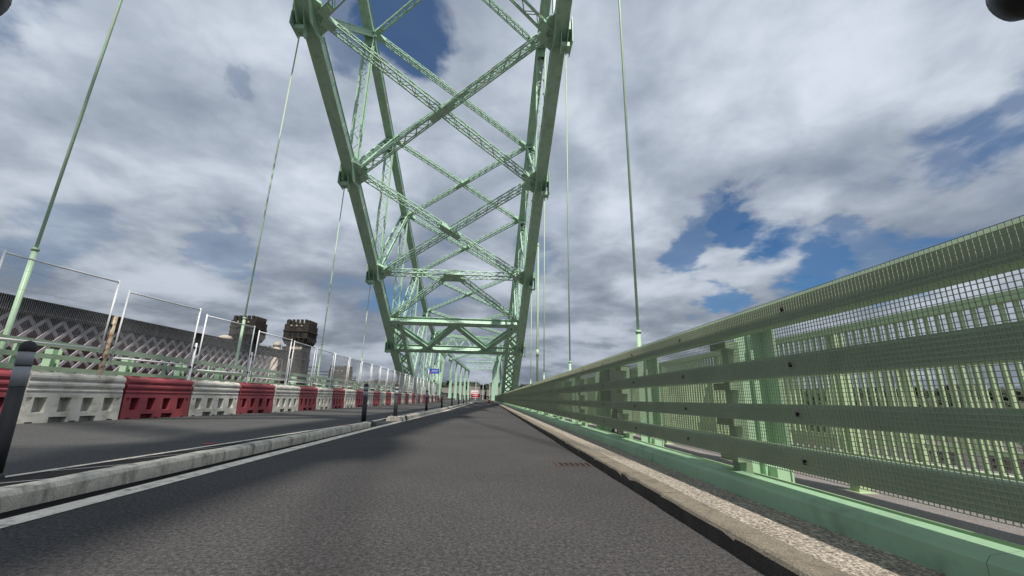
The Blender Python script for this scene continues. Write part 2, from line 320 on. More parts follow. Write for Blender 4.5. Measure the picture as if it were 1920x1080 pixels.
m = MB(); strip(m, lambda y: lineR(y)-.17, lineR, 0.004, steps(-6, 90, 1.5)); struct('road_edge_line', m, LINE)
m = MB(); strip(m, lambda y: kerbR(y)-.02, lambda y: lineR(y)-.172, 0.004, steps(-6, 10.7, 1)); struct('bitumen_band', m, BITU)
leftL = lambda y: lerp([(3, -3.93), (11.6, -3.33), (14, -3.28), (90, -3.15)], y)
m = MB(); strip(m, lambda y: leftL(y)-.14, leftL, 0.0045, steps(-6, 90, 1.5)); struct('closed_lane_edge_line', m, LINE)
# red paint dabs on the closed lane
m = MB()
for cx, cy in ((-3.98, 6.55), (-3.6, 11.3)):
    m.face([(cx+.10*math.cos(a)*(1+.3*math.sin(3*a)), cy+.07*math.sin(a), 0.006) for a in [i*math.pi/6 for i in range(12)]])
struct('red_paint_mark', m, mat('red_spray', (0.40, 0.035, 0.05), 0.7, 0.2, 9))
# lane divider: kerbed strip in two runs
def divider(name, label, y0, y1, kx, lx, cap0, cap1):
    t = thing(name, label, 'lane divider', (kx(y0), y0, 0), 0, 'kerbed lane dividers')
    inv = Matrix.Translation((-kx(y0), -y0, 0))
    def fin(mb, n, mt):
        mb.v = [tuple(inv @ Vector(v)) for v in mb.v]; o = mb.build(n, mt, t, fixn=True); return o
    mb = MB(); rk = random.Random(5)
    ys = steps(y0, y1, .3)
    pr = lambda x: [(x, 0.0), (x, .095), (x-.022, .122), (x-.15, .125), (x-.15, 0.0)]
    b = len(mb.v)
    for yy in ys:
        for q in pr(kx(yy)): mb.v.append((q[0]+rk.uniform(-.004, .004), yy, q[1]+(rk.uniform(-.006, .004) if q[1] else 0)))
    for i in range(len(ys)-1):
        for j in range(5):
            k = (j+1) % 5; mb.f.append((b+i*5+j, b+i*5+k, b+i*5+5+k, b+i*5+5+j)); mb.m.append(0); mb.s.append(False)
    for e in (0, len(ys)-1): mb.f.append(tuple(b+e*5+j for j in range(5))); mb.m.append(0); mb.s.append(False)
    fin(mb, 'kerb_edge', KERB)
    mb = MB()
    for a, c in zip(ys, ys[1:]):
        mb.quadbox([(lx(a)+.01, a, 0), (kx(a)-.151, a, 0), (kx(c)-.151, c, 0), (lx(c)+.01, c, 0), (lx(a)+.02, a, .02), (kx(a)-.151, a, .108), (kx(c)-.151, c, .108), (lx(c)+.02, c, .02)])
    fin(mb, 'infill', BITU)
    yy = y0+.4
    while yy < min(y1, 40):
        mb = MB()
        zz = lambda f: .108-.088*f+.005
        xa, xb = kx(yy)-.20, lx(yy)+.16; f = (kx(yy)-.151-xb)/(kx(yy)-.151-lx(yy)-.02)
        mb.face([(xa, yy, zz(.06)), (xa, yy+.035, zz(.06)), (xb, yy+.005, zz(f)), (xb, yy-.03, zz(f))]); yy += .72
        fin(mb, 'joint_strip', REFL)
    if cap1:
        mb = MB(); x = kx(y1); mb.prism([(x+.03, 0.002), (x+.02, .10), (x-.02, .132), (x-.17, .135), (x-.22, 0.002)], [(0, y1+.004, 0), (0, y1+.22, 0), (-.0, y1+.34, -.02)]); fin(mb, 'end_cap', RUBBER)
    if cap0:
        mb = MB(); x = kx(y0); mb.prism([(x+.04, 0.002), (x, .13), (x-.42, .14), (x-.48, 0.002)], [(0, y0-.45, 0), (0, y0-.004, 0)]); fin(mb, 'end_block', KERB)
        mb = MB(); mb.prism([(x+.055, 0.002), (x+.012, .135), (x-.02, .15), (x-.02, .002)], [(0, y0-.003, 0), (0, y0+.25, 0)]); fin(mb, 'end_cap', RUBBER)
    return t
divider('lane_divider', 'near concrete-edged lane divider running from the left foreground to a black rubber end', -5, 10.5, kerbR, leftL, False, True)
divider('lane_divider', 'far concrete-edged lane divider starting at a pale end block beyond the gap', 13.6, 70, segBx, leftL, True, False)
# kerb on the far side of the closed lanes
m = MB(); m.box(-12.75, -12.58, -10, 150, -.1, .12); struct('far_kerb', m, KERBR)
# drain grating
t = thing('drain_grating', 'rusty iron drain grating set in the road against the right kerb', 'drain', (1.02, 5.12, 0))
m = MB(); m.box(-.21, .21, -.15, -.125, 0.0, .006); m.box(-.21, .21, .125, .15, 0, .006); m.box(-.21, -.185, -.124, .124, 0, .006); m.box(.185, .21, -.124, .124, 0, .006); m.build('frame', mat('rusty_iron', (0.075, 0.050, 0.038), 0.8, 0.3, 9), t)
m = MB()
for i in range(6): m.box(-.184+.062*i, -.165+.062*i, -.123, .123, 0.001, .005)
m.build('bars', MATS['rusty_iron'], t)
m = MB(); m.face([(-.184, -.124, .0015), (.184, -.124, .0015), (.184, .124, .0015), (-.184, .124, .0015)]); m.build('pit', VOID, t)
# ------------------------------------------------------------------ right safety railing
RX = 1.875
RAILS = [(1.223, 1.372), (0.893, 1.022), (0.616, 0.729), (0.352, 0.474)]
PY = [0.65+2.774*i for i in range(-2, 41)]
t = thing('safety_railing', 'green four-rail road railing clad in wire mesh along the right kerb', 'railing', (RX, 0, 0))
for i, (a, b) in enumerate(RAILS):
    m = MB(); m.prism([(-.055, a), (-.055, b-.02), (-.045, b), (.06, b), (.06, a)], [(0, -6, 0), (0, 116, 0)])
    m.build('rail', GP, t, fixn=True)
PM = MB()
PM.box(.115, .215, -.05, .05, .09, 1.222)
for a, b in RAILS:
    PM.box(.061, .17, -.12, .12, a-.06, a-.004)
PM.box(.113, .26, -.12, .12, .0655, .0895)
po = None
for y in PY:
    if po is None: po = PM.build('post', GP, t)
    else: po = po.copy(); COL.objects.link(po); po.parent = t
    po.location = (0, y, 0)
def mesh_bay(y0, y1, sp):
    mb = MB(); r = .00145; x = -.066
    n = round((y1-y0)/sp)
    for i in range(n):
        y = y0+(y1-y0)*i/n; mb.box(x-r, x+r, y-r, y+r, .342, 1.368)
    k = round(1.034/.0217)
    for i in range(k+1):
        z = .343+1.024*i/k; mb.box(x-r*3-.0002, x-r-.0002, y0, y1-.004, z-r, z+r)
    for (a, b) in RAILS:
        for f in (.15, .64):
            y = y0+(y1-y0)*f; mb.box(x-.007, x+.010, y-.005, y+.005, (a+b)/2-.013, (a+b)/2+.013, 1)
    return mb
first = None
for i, y in enumerate(PY[:-1]):
    if first is None: first = mesh_bay(0, 2.774, .0217).build('mesh_panel', [MESHW, BLK], t); o = first
    else: o = first.copy(); COL.objects.link(o); o.parent = t
    o.location = (0, y, 0)
# stringer beam under the railing
t = thing('edge_beam', 'green painted steel edge beam under the right railing beside the shadowed aggregate strip', 'beam', (1.82, 0, 0))
m = MB(); prof = [(0, .0), (0, .188), (.022, .212), (.15, .226), (.165, .226), (.165, .0)]
ys = [-8+.0]; 
while ys[-1] < 116: ys.append(ys[-1]+3.2)
for a, b in zip(ys, ys[1:]): m.prism(prof, [(0, a+.0012, 0), (0, b-.0012, 0)])
m.build('beam_web', GB, t, fixn=True)
m = MB(); m.box(.166, .80, -8, 116, .045, .065); m.build('base_plate', GB, t)
m = MB(); m.box(.47, .49, -8, 116, .066, .165); m.build('toe_plate', GP, t)
m = MB()
for y in PY:
    m.box(.26, .45, y+.35, y+.9, .0655, .10); 
    for q in range(4): m.box(.29, .32, y+.40+.13*q, y+.43+.13*q, .1005, .118)
m.build('splice_plate', GL, t)
# H-section stanchions behind the railing
SB = MB()
SB.box(-.15, .149, .10, .12, 0.05, 1.58); SB.box(.15, .17, -.14, .14, 0.05, 1.58); SB.box(-.012, .012, .03, .099, 0.05, 1.56)
SB.box(-.19, .20, -.19, .19, 0.03, 0.049); SB.box(.02, .149, -.12, .099, .08, .20); SB.box(.013, .149, -.12, .099, 1.565, 1.58)
so = None
for i in range(36):
    y = 1.127+2.774*i
    lab = 'pale green H-section steel stanchion behind the right railing, %s from the near end' % ordn(i)
    if so is None: so = SB.build('steel_stanchion', GL)
    else: so = so.copy(); COL.objects.link(so)
    so.location = (2.56, y, 0); so.scale = (.87, .87, .928); so.rotation_euler = (0, 0, R(-4)); tag(so, lab, 'stanchion', 'stanchions behind the right railing')
# two bar parapets of the footway
def parapet(name, label, x, z0, z1, y0, y1, dist, post_every, pmat):
    t = thing(name, label, 'parapet', (x, 0, 0))
    m = MB(); m.box(-.035, .035, y0, y1, z1-.055, z1); m.build('handrail', pmat, t)
    m = MB(); m.box(-.03, .03, y0, y1, z0, z0+.05); m.build('bottom_rail', pmat, t)
    m = MB(); n = int((y1-y0)/dist)
    for i in range(n):
        y = y0+dist*(i+.5); m.box(-.009, .009, y-.0095, y+.0095, z0+.051, z1-.056)
    o = m.build('baluster', pmat, t); o['kind'] = 'stuff'
    pm = MB(); pm.box(-.05, .05, -.045, .045, .03, z1-.056)
    pm.box(-.08, .08, -.08, .08, .028, .045); po = None
    y = y0
    while y < y1:
        if po is None: po = pm.build('post', pmat, t)
        else: po = po.copy(); COL.objects.link(po); po.parent = t
        po.location = (.086, y, 0); y += post_every
parapet('bar_parapet', 'inner green vertical-bar parapet between road railing and footway', 3.05, .30, 1.40, -4, 96, .074, 1.9, GBAR)
parapet('bar_parapet', 'outer green vertical-bar parapet along the river side of the footway', 4.9, .30, 1.24, -4, 96, .105, 2.2, GBAR)
m = MB(); m.box(4.6, 4.78, -6, 110, .04, .16); struct('footway_kerb', m, KERB)
# equipment cabinet on the footway
t = thing('equipment_cabinet', 'dark green equipment cabinet on a strutted stand behind the right railing', 'cabinet', (2.78, 9.35, 0.04))
m = MB(); m.box(-.22, .22, -.55, .55, .62, 1.42); m.build('cabinet_body', CAB, t)
m = MB(); m.box(-.232, -.2205, -.48, -.06, .70, 1.0); m.box(-.232, -.2205, .02, .46, .70, 1.0); m.box(-.232, -.2205, -.48, .2, 1.08, 1.36); m.build('cabinet_door', BLK, t)
m = MB(); m.beam((0, -.3, 0), (0, -.1, .62), .05, .05); m.beam((0, .4, 0), (0, -.05, .62), .03, .03); m.beam((-.1, -.2, 0), (0, -.1, .62), .05, .05); m.build('stand', BLK, t)
# ------------------------------------------------------------------ railing on the far (left) side of the deck
t = thing('far_railing', 'green horizontal-rail railing on the left side of the deck behind the mesh fence', 'railing', (-14.2, 0, 0))
for a, b in ((2.02, 2.20), (1.64, 1.79), (1.26, 1.40), (.85, 1.0)):
    m = MB(); m.box(-.06, .06, -8, 110, a, b); m.build('rail', GP, t)
pm = MB(); pm.box(-.06, .06, -.05, .05, .55, 2.015); po = None
for i in range(36):
    if po is None: po = pm.build('post', GL, t)
    else: po = po.copy(); COL.objects.link(po); po.parent = t
    po.location = (-.125, 1.4+3*i, 0)
sm = MB()
sm.box(-.13, .13, -.16, -.14, .55, 2.0); sm.box(-.13, .13, .14, .16, .55, 2.0); sm.box(-.012, .012, -.139, .139, .55, 2.0); sm.box(-.17, .17, -.19, .19, .552, .575)
so = None
for i in range(28):
    if so is None: so = sm.build('steel_stanchion', GL)
    else: so = so.copy(); COL.objects.link(so)
    so.location = (-14.75, 8.95+3*i, 0)
    tag(so, 'green steel stanchion behind the left railing and mesh fence, %s from the near end' % ordn(i), 'stanchion', 'stanchions behind the left railing')
m = MB()
for i in range(9): m.box(-13.55, -13.47, 6+8.0*i, 8.6+8.0*i, 1.72, 1.80)
# ------------------------------------------------------------------ water barriers, fence panels on top of them
def bx(y): return -8.40-1.15*max(0.0, (19-y)/9.0)**1.4
def barrier_mesh():
    # local: front face at x=0 looking to +x, length along y 0..1.98, height 1.0, depth .44
    Lb, D = 1.98, .44; mb = MB()
    wins = []
    for i in range(4):
        c = .30+.46*i; wins.append((c-.115, c+.115, .20, .50, .20))
    nots = [(.52, .86, 0, .11, .16), (1.12, 1.46, 0, .11, .16), (.12, .26, 0, .025, .1), (1.72, 1.86, 0, .025, .1), (.92, 1.06, 0, .022, .1), (.05, .15, .42, .50, .03), (1.83, 1.93, .42, .50, .03)]
    holes = wins+nots
    ys = sorted({0, Lb}|{h[0] for h in holes}|{h[1] for h in holes}); zs = sorted({0, .60}|{h[2] for h in holes}|{h[3] for h in holes})
    def slope(z): return .035*(1-z/.6)+.0
    for side in (1, -1):
        xo = lambda z: slope(z) if side > 0 else -D-slope(z)
        def fc(P):
            mb.face(P if side > 0 else P[::-1])
        for a, b in zip(ys, ys[1:]):
            for c, d in zip(zs, zs[1:]):
                hit = None
                for hh in holes:
                    if a >= hh[0]-1e-6 and b <= hh[1]+1e-6 and c >= hh[2]-1e-6 and d <= hh[3]+1e-6: hit = hh
                if hit is None: fc([(xo(c), a, c), (xo(c), b, c), (xo(d), b, d), (xo(d), a, d)])
        for (a, b, c, d, dp) in holes:
            k = -dp*side; ins = .018 if dp > .05 else .004
            A = [(xo(c), a, c), (xo(c), b, c), (xo(d), b, d), (xo(d), a, d)]
            B = [(xo(c)+k, a+ins, c+(ins if c > 0 else 0)), (xo(c)+k, b-ins, c+(ins if c > 0 else 0)), (xo(d)+k, b-ins, d-ins), (xo(d)+k, a+ins, d-ins)]
            fc(B)
            for i in range(4):
                j = (i+1) % 4
                if c == 0 and i == 0: continue
                fc([A[i], A[j], B[j], B[i]])
    # ends of the lower body
    for yy, fl in ((0, False), (Lb, True)):
        P = [(slope(0), yy, 0), (0, yy, .6), (-D, yy, .6), (-D-slope(0), yy, 0)]
        mb.face(P if not fl else P[::-1])
    # rolled upper rails
    half = [(0.0, .602), (.012, .625), (.014, .645), (-.012, .672), (-.014, .69), (.010, .715), (.022, .745), (.020, .785), (-.004, .815), (-.010, .83), (.014, .852), (.024, .885), (.018, .93), (-.012, .968), (-.06, .988), (-.14, 1.0)]
    prof = half+[(-D-x, z) for x, z in reversed(half)]
    mb.prism(prof, [(0, .012, 0), (0, .03, 0), (0, Lb-.03, 0), (0, Lb-.012, 0)], smooth=False)
    return mb
BMB = barrier_mesh()
LUG = MB(); LUG.box(-.36, -.08, -.10, .10, .985, 1.022)
bw = thing('water_barrier', '', 'barrier'); BMB.build('barrier_body', WPL, bw, fixn=False)
br = thing('water_barrier', '', 'barrier'); b2 = BMB.build('barrier_body', RPL, br, fixn=False)
lw = LUG.build('top_lug', WPL, bw); lr = LUG.build('top_lug', RPL, br)
for base, l0 in ((bw, lw), (br, lr)):
    for i in range(4):
        o = l0 if i == 0 else l0.copy()
        if i: COL.objects.link(o); o.parent = base
        o.location = (0, .27+.46*i, 0)
y = 7.42; nw = nr = 0; i = 0
while y < 73.5:
    red = (i % 2 == 0)
    src = br if red else bw
    c = src if (nr if red else nw) == 0 else copy_tree(src)
    xa, xb = bx(y), bx(y+2.03)
    c.location = (xa+random.uniform(-.025, .02), y, 0); c.rotation_euler = (0, 0, math.atan2(-(xb-xa), 2.03)+random.uniform(-.014, .014)); c.scale = (1, 1, 1.06)
    if red: c['label'] = 'red plastic water-filled barrier, %s red one from the near left end of the row' % ordn(nr); nr += 1
    else: c['label'] = 'dirty white plastic water-filled barrier, %s white one from the near left end of the row' % ordn(nw); nw += 1
    c['category'] = 'barrier'; c['group'] = 'red and white barriers along the closed lane'
    y += 2.03; i += 1
# fence panel 2.3 wide, 1.75 tall, local x=0 plane, along y
def panel():
    t = thing('mesh_fence_panel', '', 'fence panel', (0, 0, 0), 0, 'mesh fence panels above the barriers')
    Wp, z0, z1, r = 2.28, 0, 1.72, .021
    m = MB(); m.tube((0, 0, -.12), (0, 0, z1+.05), r); m.tube((0, Wp, -.12), (0, Wp, z1+.05), r)
    m.tube((0, r, z1), (0, Wp-r, z1), r*.95); m.tube((0, r, z0), (0, Wp-r, z0), r*.95); m.build('frame', GALV, t)
    m = MB(); n = 64
    for i in range(1, n):
        yy = Wp*i/n; m.box(-.0012, .0012, yy-.0012, yy+.0012, z0, z1)
    for z in (.25, .62, 1.05, 1.45): m.box(-.0045, -.0017, 0, Wp, z-.0018, z+.0018)
    m.build('mesh_infill', WIRE, t)
    return t
p0 = panel(); y = 6.05; i = 0
POST = [5.75+2.55*k for k in range(28)]
while y < 74:
    c = p0 if i == 0 else copy_tree(p0)
    xa, xb = bx(y)-.22, bx(y+2.3)-.22
    lift = .75*max(0, (-8.65-(xa+xb)/2))
    c.location = (xa, y, 1.24+lift*.5+random.uniform(-.012, .012)); c.rotation_euler = (random.uniform(-.008, .008), 0, math.atan2(-(xb-xa), 2.3))
    c['label'] = 'white steel mesh fence panel above the barriers, %s from the near left end' % ordn(i)
    y += 2.55; i += 1
pr_ = None; pg_ = None
rusty = {1, 2, 8, 14}
for k in range(27):
    yy = 6.05+2.55*k-.13; x = bx(yy)-.24
    is_r = k in rusty
    src = pr_ if is_r else pg_
    if src is None:
        m = MB(); r = .055 if is_r else .04
        m.tube((0, 0, .02), (0, 0, 2.55 if is_r else 2.2), r, 12)
        c = thing('fence_post', '', 'post'); m.build('tube', RUST if is_r else GALV, c)
        for z in (1.45, 2.30 if is_r else 2.05):
            m = MB(); m.box(-.02, .03, -.10, .10, z-.03, z+.03); m.build('clamp', BLK, c)
        if is_r: pr_ = c
        else: pg_ = c
    else: c = copy_tree(src)
    c.location = (x-.03, yy, 0)
    c['label'] = ('rusty cream steel post between fence panels, %s fence post from the near left end' if is_r else 'grey galvanised post between fence panels, %s fence post from the near left end') % ordn(k)
    c['category'] = 'post'; c['group'] = 'posts between the fence panels'
# ------------------------------------------------------------------ bollards on the divider
def bollard():
    t = thing('flexible_bollard', '', 'bollard', group='dark bollards along the lane divider')
    m = MB(); r = .054
    m.lathe([(r*.96, .02), (r*.94, .3), (r*.92, .70)]); m.lathe([(r*.92, .8605), (r*.92, .874)]); m.lathe([(r*.92, .982), (r*.97, .985), (r*.97, 1.02), (r*.86, 1.045), (r*.55, 1.068), (r*.15, 1.076)]); m.build('pole', RUBBER, t)
    m = MB(); m.lathe([(r*.945, .7005), (r*.94, .86)]); m.build('reflective_sleeve', REFL, t)
    m = MB(); m.lathe([(r*.945, .8745), (r*.94, .9815)]); m.build('reflective_sleeve', REFL, t)
    m = MB(); m.lathe([(r*1.25, -.10), (r*1.25, .01), (r*1.05, .03)]); m.build('base_ring', RUBBER, t)
    return t
b0 = bollard()
BL = [(-3.86, 3.74, .05), (-3.10, 11.1, .08), (-2.80, 13.35, .15), (-2.95, 21.0, .11), (-2.9, 27.5, .11), (-2.85, 34.5, .11), (-2.82, 42, .11), (-2.8, 50, .11), (-2.8, 58, .11), (-2.8, 66, .11)]
for i, (x, y, z) in enumerate(BL):
    c = b0 if i == 0 else copy_tree(b0)
    c.location = (x, y, z-.02)
    if i: c.scale = (1.15, 1.15, .90)
    if i == 0: c.rotation_euler = (R(1.0), R(-1.6), 0)
    c['label'] = ['big dark grey bollard with two grey bands in the left foreground', 'dark bollard standing at the rubber end of the near divider', 'dark bollard on the pale end block of the far divider'][i] if i < 3 else 'slim dark bollard on the far divider, %s beyond the pale end block' % ordn(i-3)
# ------------------------------------------------------------------ steel arch bridge
XL, XR = -16.0, 5.0
YK = {1: 28.28, 2: 41.76, 3: 55.1, 4: 69.1, 5: 84.6, 6: 100.7, 7: 116.9, 8: 133.0}
for k in range(0, -8, -1): YK[k] = 15.0+13.3*k
ZL = {1: 31.15, 2: 24.5, 3: 17.2, 4: 9.4, 5: 1.2, 6: -7.2, 7: -15.5, 8: -22.5, 0: 37.2, -1: 42.6, -2: 47.2, -3: 51.0, -4: 53.8, -5: 55.8, -6: 56.8, -7: 57.0}
ZU = {1: 48.7, 2: 43.5, 3: 37.95, 4: 32.1, 5: 26.3, 6: 21.3, 7: 18.4, 8: 17.6, 0: 53.3, -1: 57.4, -2: 60.9, -3: 63.7, -4: 65.8, -5: 67.2, -6: 68, -7: 68.2}
KS = list(range(-7, 9))
BR = thing('arch_bridge', 'pale green steel trussed arch bridge spanning overhead above the road', 'bridge', (-5.5, 132, 0))
bo = Vector((-5.5, 132, 0))
def part(mb, name, mt, smooth=False, fix=True, parent=None, org=bo):
    mb.v = [(v[0]-org.x, v[1]-org.y, v[2]-org.z) for v in mb.v]
    return mb.build(name, mt, parent or BR, fixn=False)
def Lk(k, X): return Vector((X, YK[k], ZL[k]))
def Uk(k, X): return Vector((X, YK[k], ZU[k]))
def chordpath(mb, pts, w, d, plate=True):
    for a, b in zip(pts, pts[1:]):
        mb.beam(a, b, w, d, (0, 0, 1))
        t = (b-a).normalized(); sd = t.cross(Vector((0, 0, 1))).normalized(); u = sd.cross(t)
        # flange lips and rivet cover plates
        for s_ in (-1, 1):
            mb.beam(a+u*(d/2+.012)+sd*(s_*(w/2-.08)), b+u*(d/2+.012)+sd*(s_*(w/2-.08)), .30, .02, u)
            mb.beam(a-u*(d/2+.012)+sd*(s_*(w/2-.08)), b-u*(d/2+.012)+sd*(s_*(w/2-.08)), .30, .02, u)
        for f in (.33, .66):
            p = a.lerp(b, f); mb.beam(p-t*.5, p+t*.5, w+.05, d*.8, u)
def lattice(mb, A, B, up, w, d, ch=.11, lac=.075, mode='box', end=1.3, pitch=None):
    A = Vector(A); B = Vector(B); t = (B-A).normalized(); s = t.cross(Vector(up)).normalized(); u = s.cross(t)
    Ln = (B-A).length
    if mode == 'box':
        for a in (-1, 1):
            for c in (-1, 1): 
                o = s*(a*(w/2-ch/2))+u*(c*(d/2-ch/2)); mb.beam(A+o, B+o, ch, ch, u)
        faces = [(s, w, u, d, 1), (s, w, u, d, -1), (u, d, s, w, 1), (u, d, s, w, -1)]
    else:
        for a in (-1, 1):
            o = s*(a*(w/2-.03)); mb.beam(A+o, B+o, .06, d, u)
            for c in (-1, 1): mb.beam(A+s*(a*(w/2+.05))+u*(c*(d/2-.02)), B+s*(a*(w/2+.05))+u*(c*(d/2-.02)), .12, .03, u)
        faces = [(s, w, u, d, 1), (s, w, u, d, -1)]
    for (e, we, nrm, dn, sg) in faces:
        off = nrm*(sg*(dn/2-.012)); p = pitch or we*1.0; n = max(2, int((Ln-2*end)/p)); st = (Ln-2*end)/n
        e2 = we/2-ch*.7
        for i in range(n):
            a = A+t*(end+st*i); b = A+t*(end+st*(i+1)); q = 1 if i % 2 else -1
            mb.beam(a+off+e*(e2*q), b+off-e*(e2*q), lac, .022, nrm)
        for (P, T) in ((A, t), (B, -t)):
            mb.beam(P+T*.25+off, P+T*end+off, we-.02 if abs(e.dot(s)) > .5 else we-.02, .03, nrm)
for X in (XL, XR):
    mb = MB(); chordpath(mb, [Lk(k, X) for k in KS], 1.05, 1.15); part(mb, 'lower_chord', G)
    mb = MB(); chordpath(mb, [Uk(k, X) for k in KS], 0.95, 1.0); part(mb, 'upper_chord', G)
    sgn = -1 if X < 0 else 1
    for k in KS:
        # web members
        if True:
            mb = MB(); lattice(mb, Lk(k, X)+Vector((0, 0, .5)), Uk(k, X)-Vector((0, 0, .4)), (0, 1, 0), .95, .62, mode='web', end=1.6); part(mb, 'vertical_member', G)
        if k+1 in YK and k < 8:
            mb = MB(); lattice(mb, Lk(k, X), Uk(k+1, X), (0, 1, 1), .95, .62, mode='web', end=2.0); part(mb, 'diagonal_member', G)
        # gussets at the lower joints
        P = Lk(k, X); tn = (Lk(min(k+1, 8), X)-Lk(max(k-1, -7), X)).normalized(); sd = Vector((1, 0, 0)); u = sd.cross(tn)
        if k <= 5:
            mb = MB()
            for s_ in (-1, 1):
                o = Vector((s_*.56, 0, 0))
                Q = [P+o+tn*1.7+u*.55, P+o+tn*1.5-u*.55, P+o+Vector((0, .5, -1.35)), P+o+Vector((0, -.7, -1.35)), P+o-tn*1.7-u*.55, P+o-tn*1.7+u*.55, P+o+u*1.5-tn*.7, P+o+u*1.5+tn*.7]
                b = len(mb.v); dx = Vector((.03, 0, 0))
                mb.v += [tuple(q-dx) for q in Q]+[tuple(q+dx) for q in Q]; n = len(Q)
                mb.f.append(tuple(b+i for i in range(n))); mb.f.append(tuple(b+n+i for i in range(n-1, -1, -1)))
                for i in range(n): j = (i+1) % n; mb.f.append((b+j, b+i, b+n+i, b+n+j))
                mb.m += [0]*(n+2); mb.s += [False]*(n+2)
            # inward plate that takes the lateral bracing
            q = -sgn
            if k < 4:
                a_, b_ = P+Vector((q*.53, 0, 0)), P+Vector((q*1.25, 0, 0)); hh = u*.17
                mb.quadbox([a_-tn*1.5-hh, b_-tn*1.0-hh, b_+tn*1.0-hh, a_+tn*1.5-hh, a_-tn*1.5+hh, b_-tn*1.0+hh, b_+tn*1.0+hh, a_+tn*1.5+hh])
            part(mb, 'gusset', G)
        if k <= 4:
            # hanger bracket outside the chord and the hanger itself
            hx = X+sgn*.5; mb = MB(); zb = P.z-1.75; xo, xi = X+sgn*.92, X+sgn*.06
            mb.box(min(xo, xi), max(xo, xi), P.y-.42, P.y+.42, zb, zb+.40)
            mb.box(xo-.03, xo+.03, P.y-.95, P.y+.75, zb-.02, P.z+.75); mb.box(min(X+sgn*.56, xo-sgn*.031), max(X+sgn*.56, xo-sgn*.031), P.y-.7, P.y+.6, P.z-.3, P.z+.5)
            mb.quadbox([(xi-.03, P.y-.10, zb-.55), (xi+.03, P.y-.10, zb-.55), (xi+.03, P.y+.10, zb-.55), (xi-.03, P.y+.10, zb-.55), (xi-.03, P.y-.9, P.z-.2), (xi+.03, P.y-.9, P.z-.2), (xi+.03, P.y+.7, P.z-.2), (xi-.03, P.y+.7, P.z-.2)])
            mb.tube((hx, P.y, zb+.405), (hx, P.y, zb+.9), .09, 10); part(mb, 'hanger_bracket', G)
            mb = MB(); mb.tube((hx, P.y, -.3), (hx, P.y, zb-.003), .052, 10)
            sl = 3.2 if X > 0 else 5.5
            if ZL[k] > 8: mb.tube((hx, P.y, -.3), (hx, P.y, min(sl, P.z-3)), .085, 12); mb.tube((hx, P.y, min(sl, P.z-3)+.002), (hx, P.y, min(sl, P.z-3)+.10), .11, 12)
            if k < 4: part(mb, 'hanger', GL)
def lat_x(P00, P11, P01, P10, nrm, w, d, nm, single=False):
    # brace pair crossing in the middle: the second one is split round the first
    mb = MB(); lattice(mb, P00, P11, nrm, w, d); part(mb, nm, G)
    c = (P00+P11)/2; t = (P10-P01).normalized()
    mb = MB(); lattice(mb, P01, c-t*.45, nrm, w, d, end=1.0); part(mb, nm, G)
    mb = MB(); lattice(mb, c+t*.45, P10, nrm, w, d, end=1.0); part(mb, nm, G)
    mb = MB(); e = (P11-P00).normalized(); mb.beam(c-e*.42, c+e*.42, w+.02, d*.96, nrm); mb.beam(c-t*.7, c+t*.7, w*.9, d*.92, nrm)
    part(mb, 'crossing_plate', G)
IN = .9
for k in KS[:-1]:
    if k <= 2:
        a, b, c, d = Lk(k, XL+IN), Lk(k+1, XR-IN), Lk(k, XR-IN), Lk(k+1, XL+IN)
        nrm = (b-a).cross(d-c).normalized(); nrm = nrm if nrm.z > 0 else -nrm
        if k % 2: lat_x(a, b, c, d, nrm, .78, .72, 'lateral_brace')
        else: lat_x(c, d, a, b, nrm, .78, .72, 'lateral_brace')
    if k <= 7:
        a, b, c, d = Uk(k, XL+.6), Uk(k+1, XR-.6), Uk(k, XR-.6), Uk(k+1, XL+.6)
        nrm = (b-a).cross(d-c).normalized(); nrm = nrm if nrm.z > 0 else -nrm
        lat_x(a, b, c, d, nrm, .62, .62, 'upper_lateral_brace')
# K bracing and solid portal frame low on the arch
cx = (XL+XR)/2
def onL(y):
    for k in KS[:-1]:
        if YK[k] <= y <= YK[k+1]:
            f = (y-YK[k])/(YK[k+1]-YK[k]); return ZL[k]+f*(ZL[k+1]-ZL[k])
nrm = Vector((0, -(ZL[4]-ZL[3]), YK[4]-YK[3])).normalized()
ps = Vector((0, 64.2, onL(64.2))); pb = Vector((0, 70.6, onL(70.6)))
mb = MB(); lattice(mb, Lk(3, XL+.9), Lk(3, XR-.9), nrm, .85, .8, end=1.2); part(mb, 'cross_strut', G)
for X in (XL+1.0, XR-1.0):
    mb = MB(); lattice(mb, Vector((cx+(.9 if X > cx else -.9), YK[3]+.4, ZL[3]-.2)), Vector((X, ps.y-1.0, ps.z+.5)), nrm, .75, .7, end=1.0); part(mb, 'lateral_brace', G)
mb = MB(); mb.beam((cx, YK[3]-.4, ZL[3]+.21), (cx, YK[3]+.9, ZL[3]-.47), 2.2, .84, nrm); part(mb, 'crossing_plate', G)
def solid(mb, A, B, w, d, up):
    A = Vector(A); B = Vector(B); t = (B-A).normalized(); s = t.cross(Vector(up)).normalized(); u = s.cross(t)
    mb.beam(A, B, w*.35, d, up); mb.beam(A+u*d/2, B+u*d/2, w, .06, up); mb.beam(A-u*d/2, B-u*d/2, w, .06, up)
mb = MB(); solid(mb, (XL+.5, ps.y, ps.z), (XR-.5, ps.y, ps.z), .9, .95, nrm); part(mb, 'portal_strut', G)
mb = MB(); solid(mb, (XL+.5, pb.y, pb.z), (XR-.5, pb.y, pb.z), .9, .95, nrm); part(mb, 'portal_strut', G)
q = (XR-XL-1.6)/4
pts = [Vector((XL+.8, ps.y+.4, ps.z-.3)), Vector((XL+.8+q, pb.y-.35, pb.z+.25)), Vector((cx, ps.y+.4, ps.z-.3)), Vector((XR-.8-q, pb.y-.35, pb.z+.25)), Vector((XR-.8, ps.y+.4, ps.z-.3))]
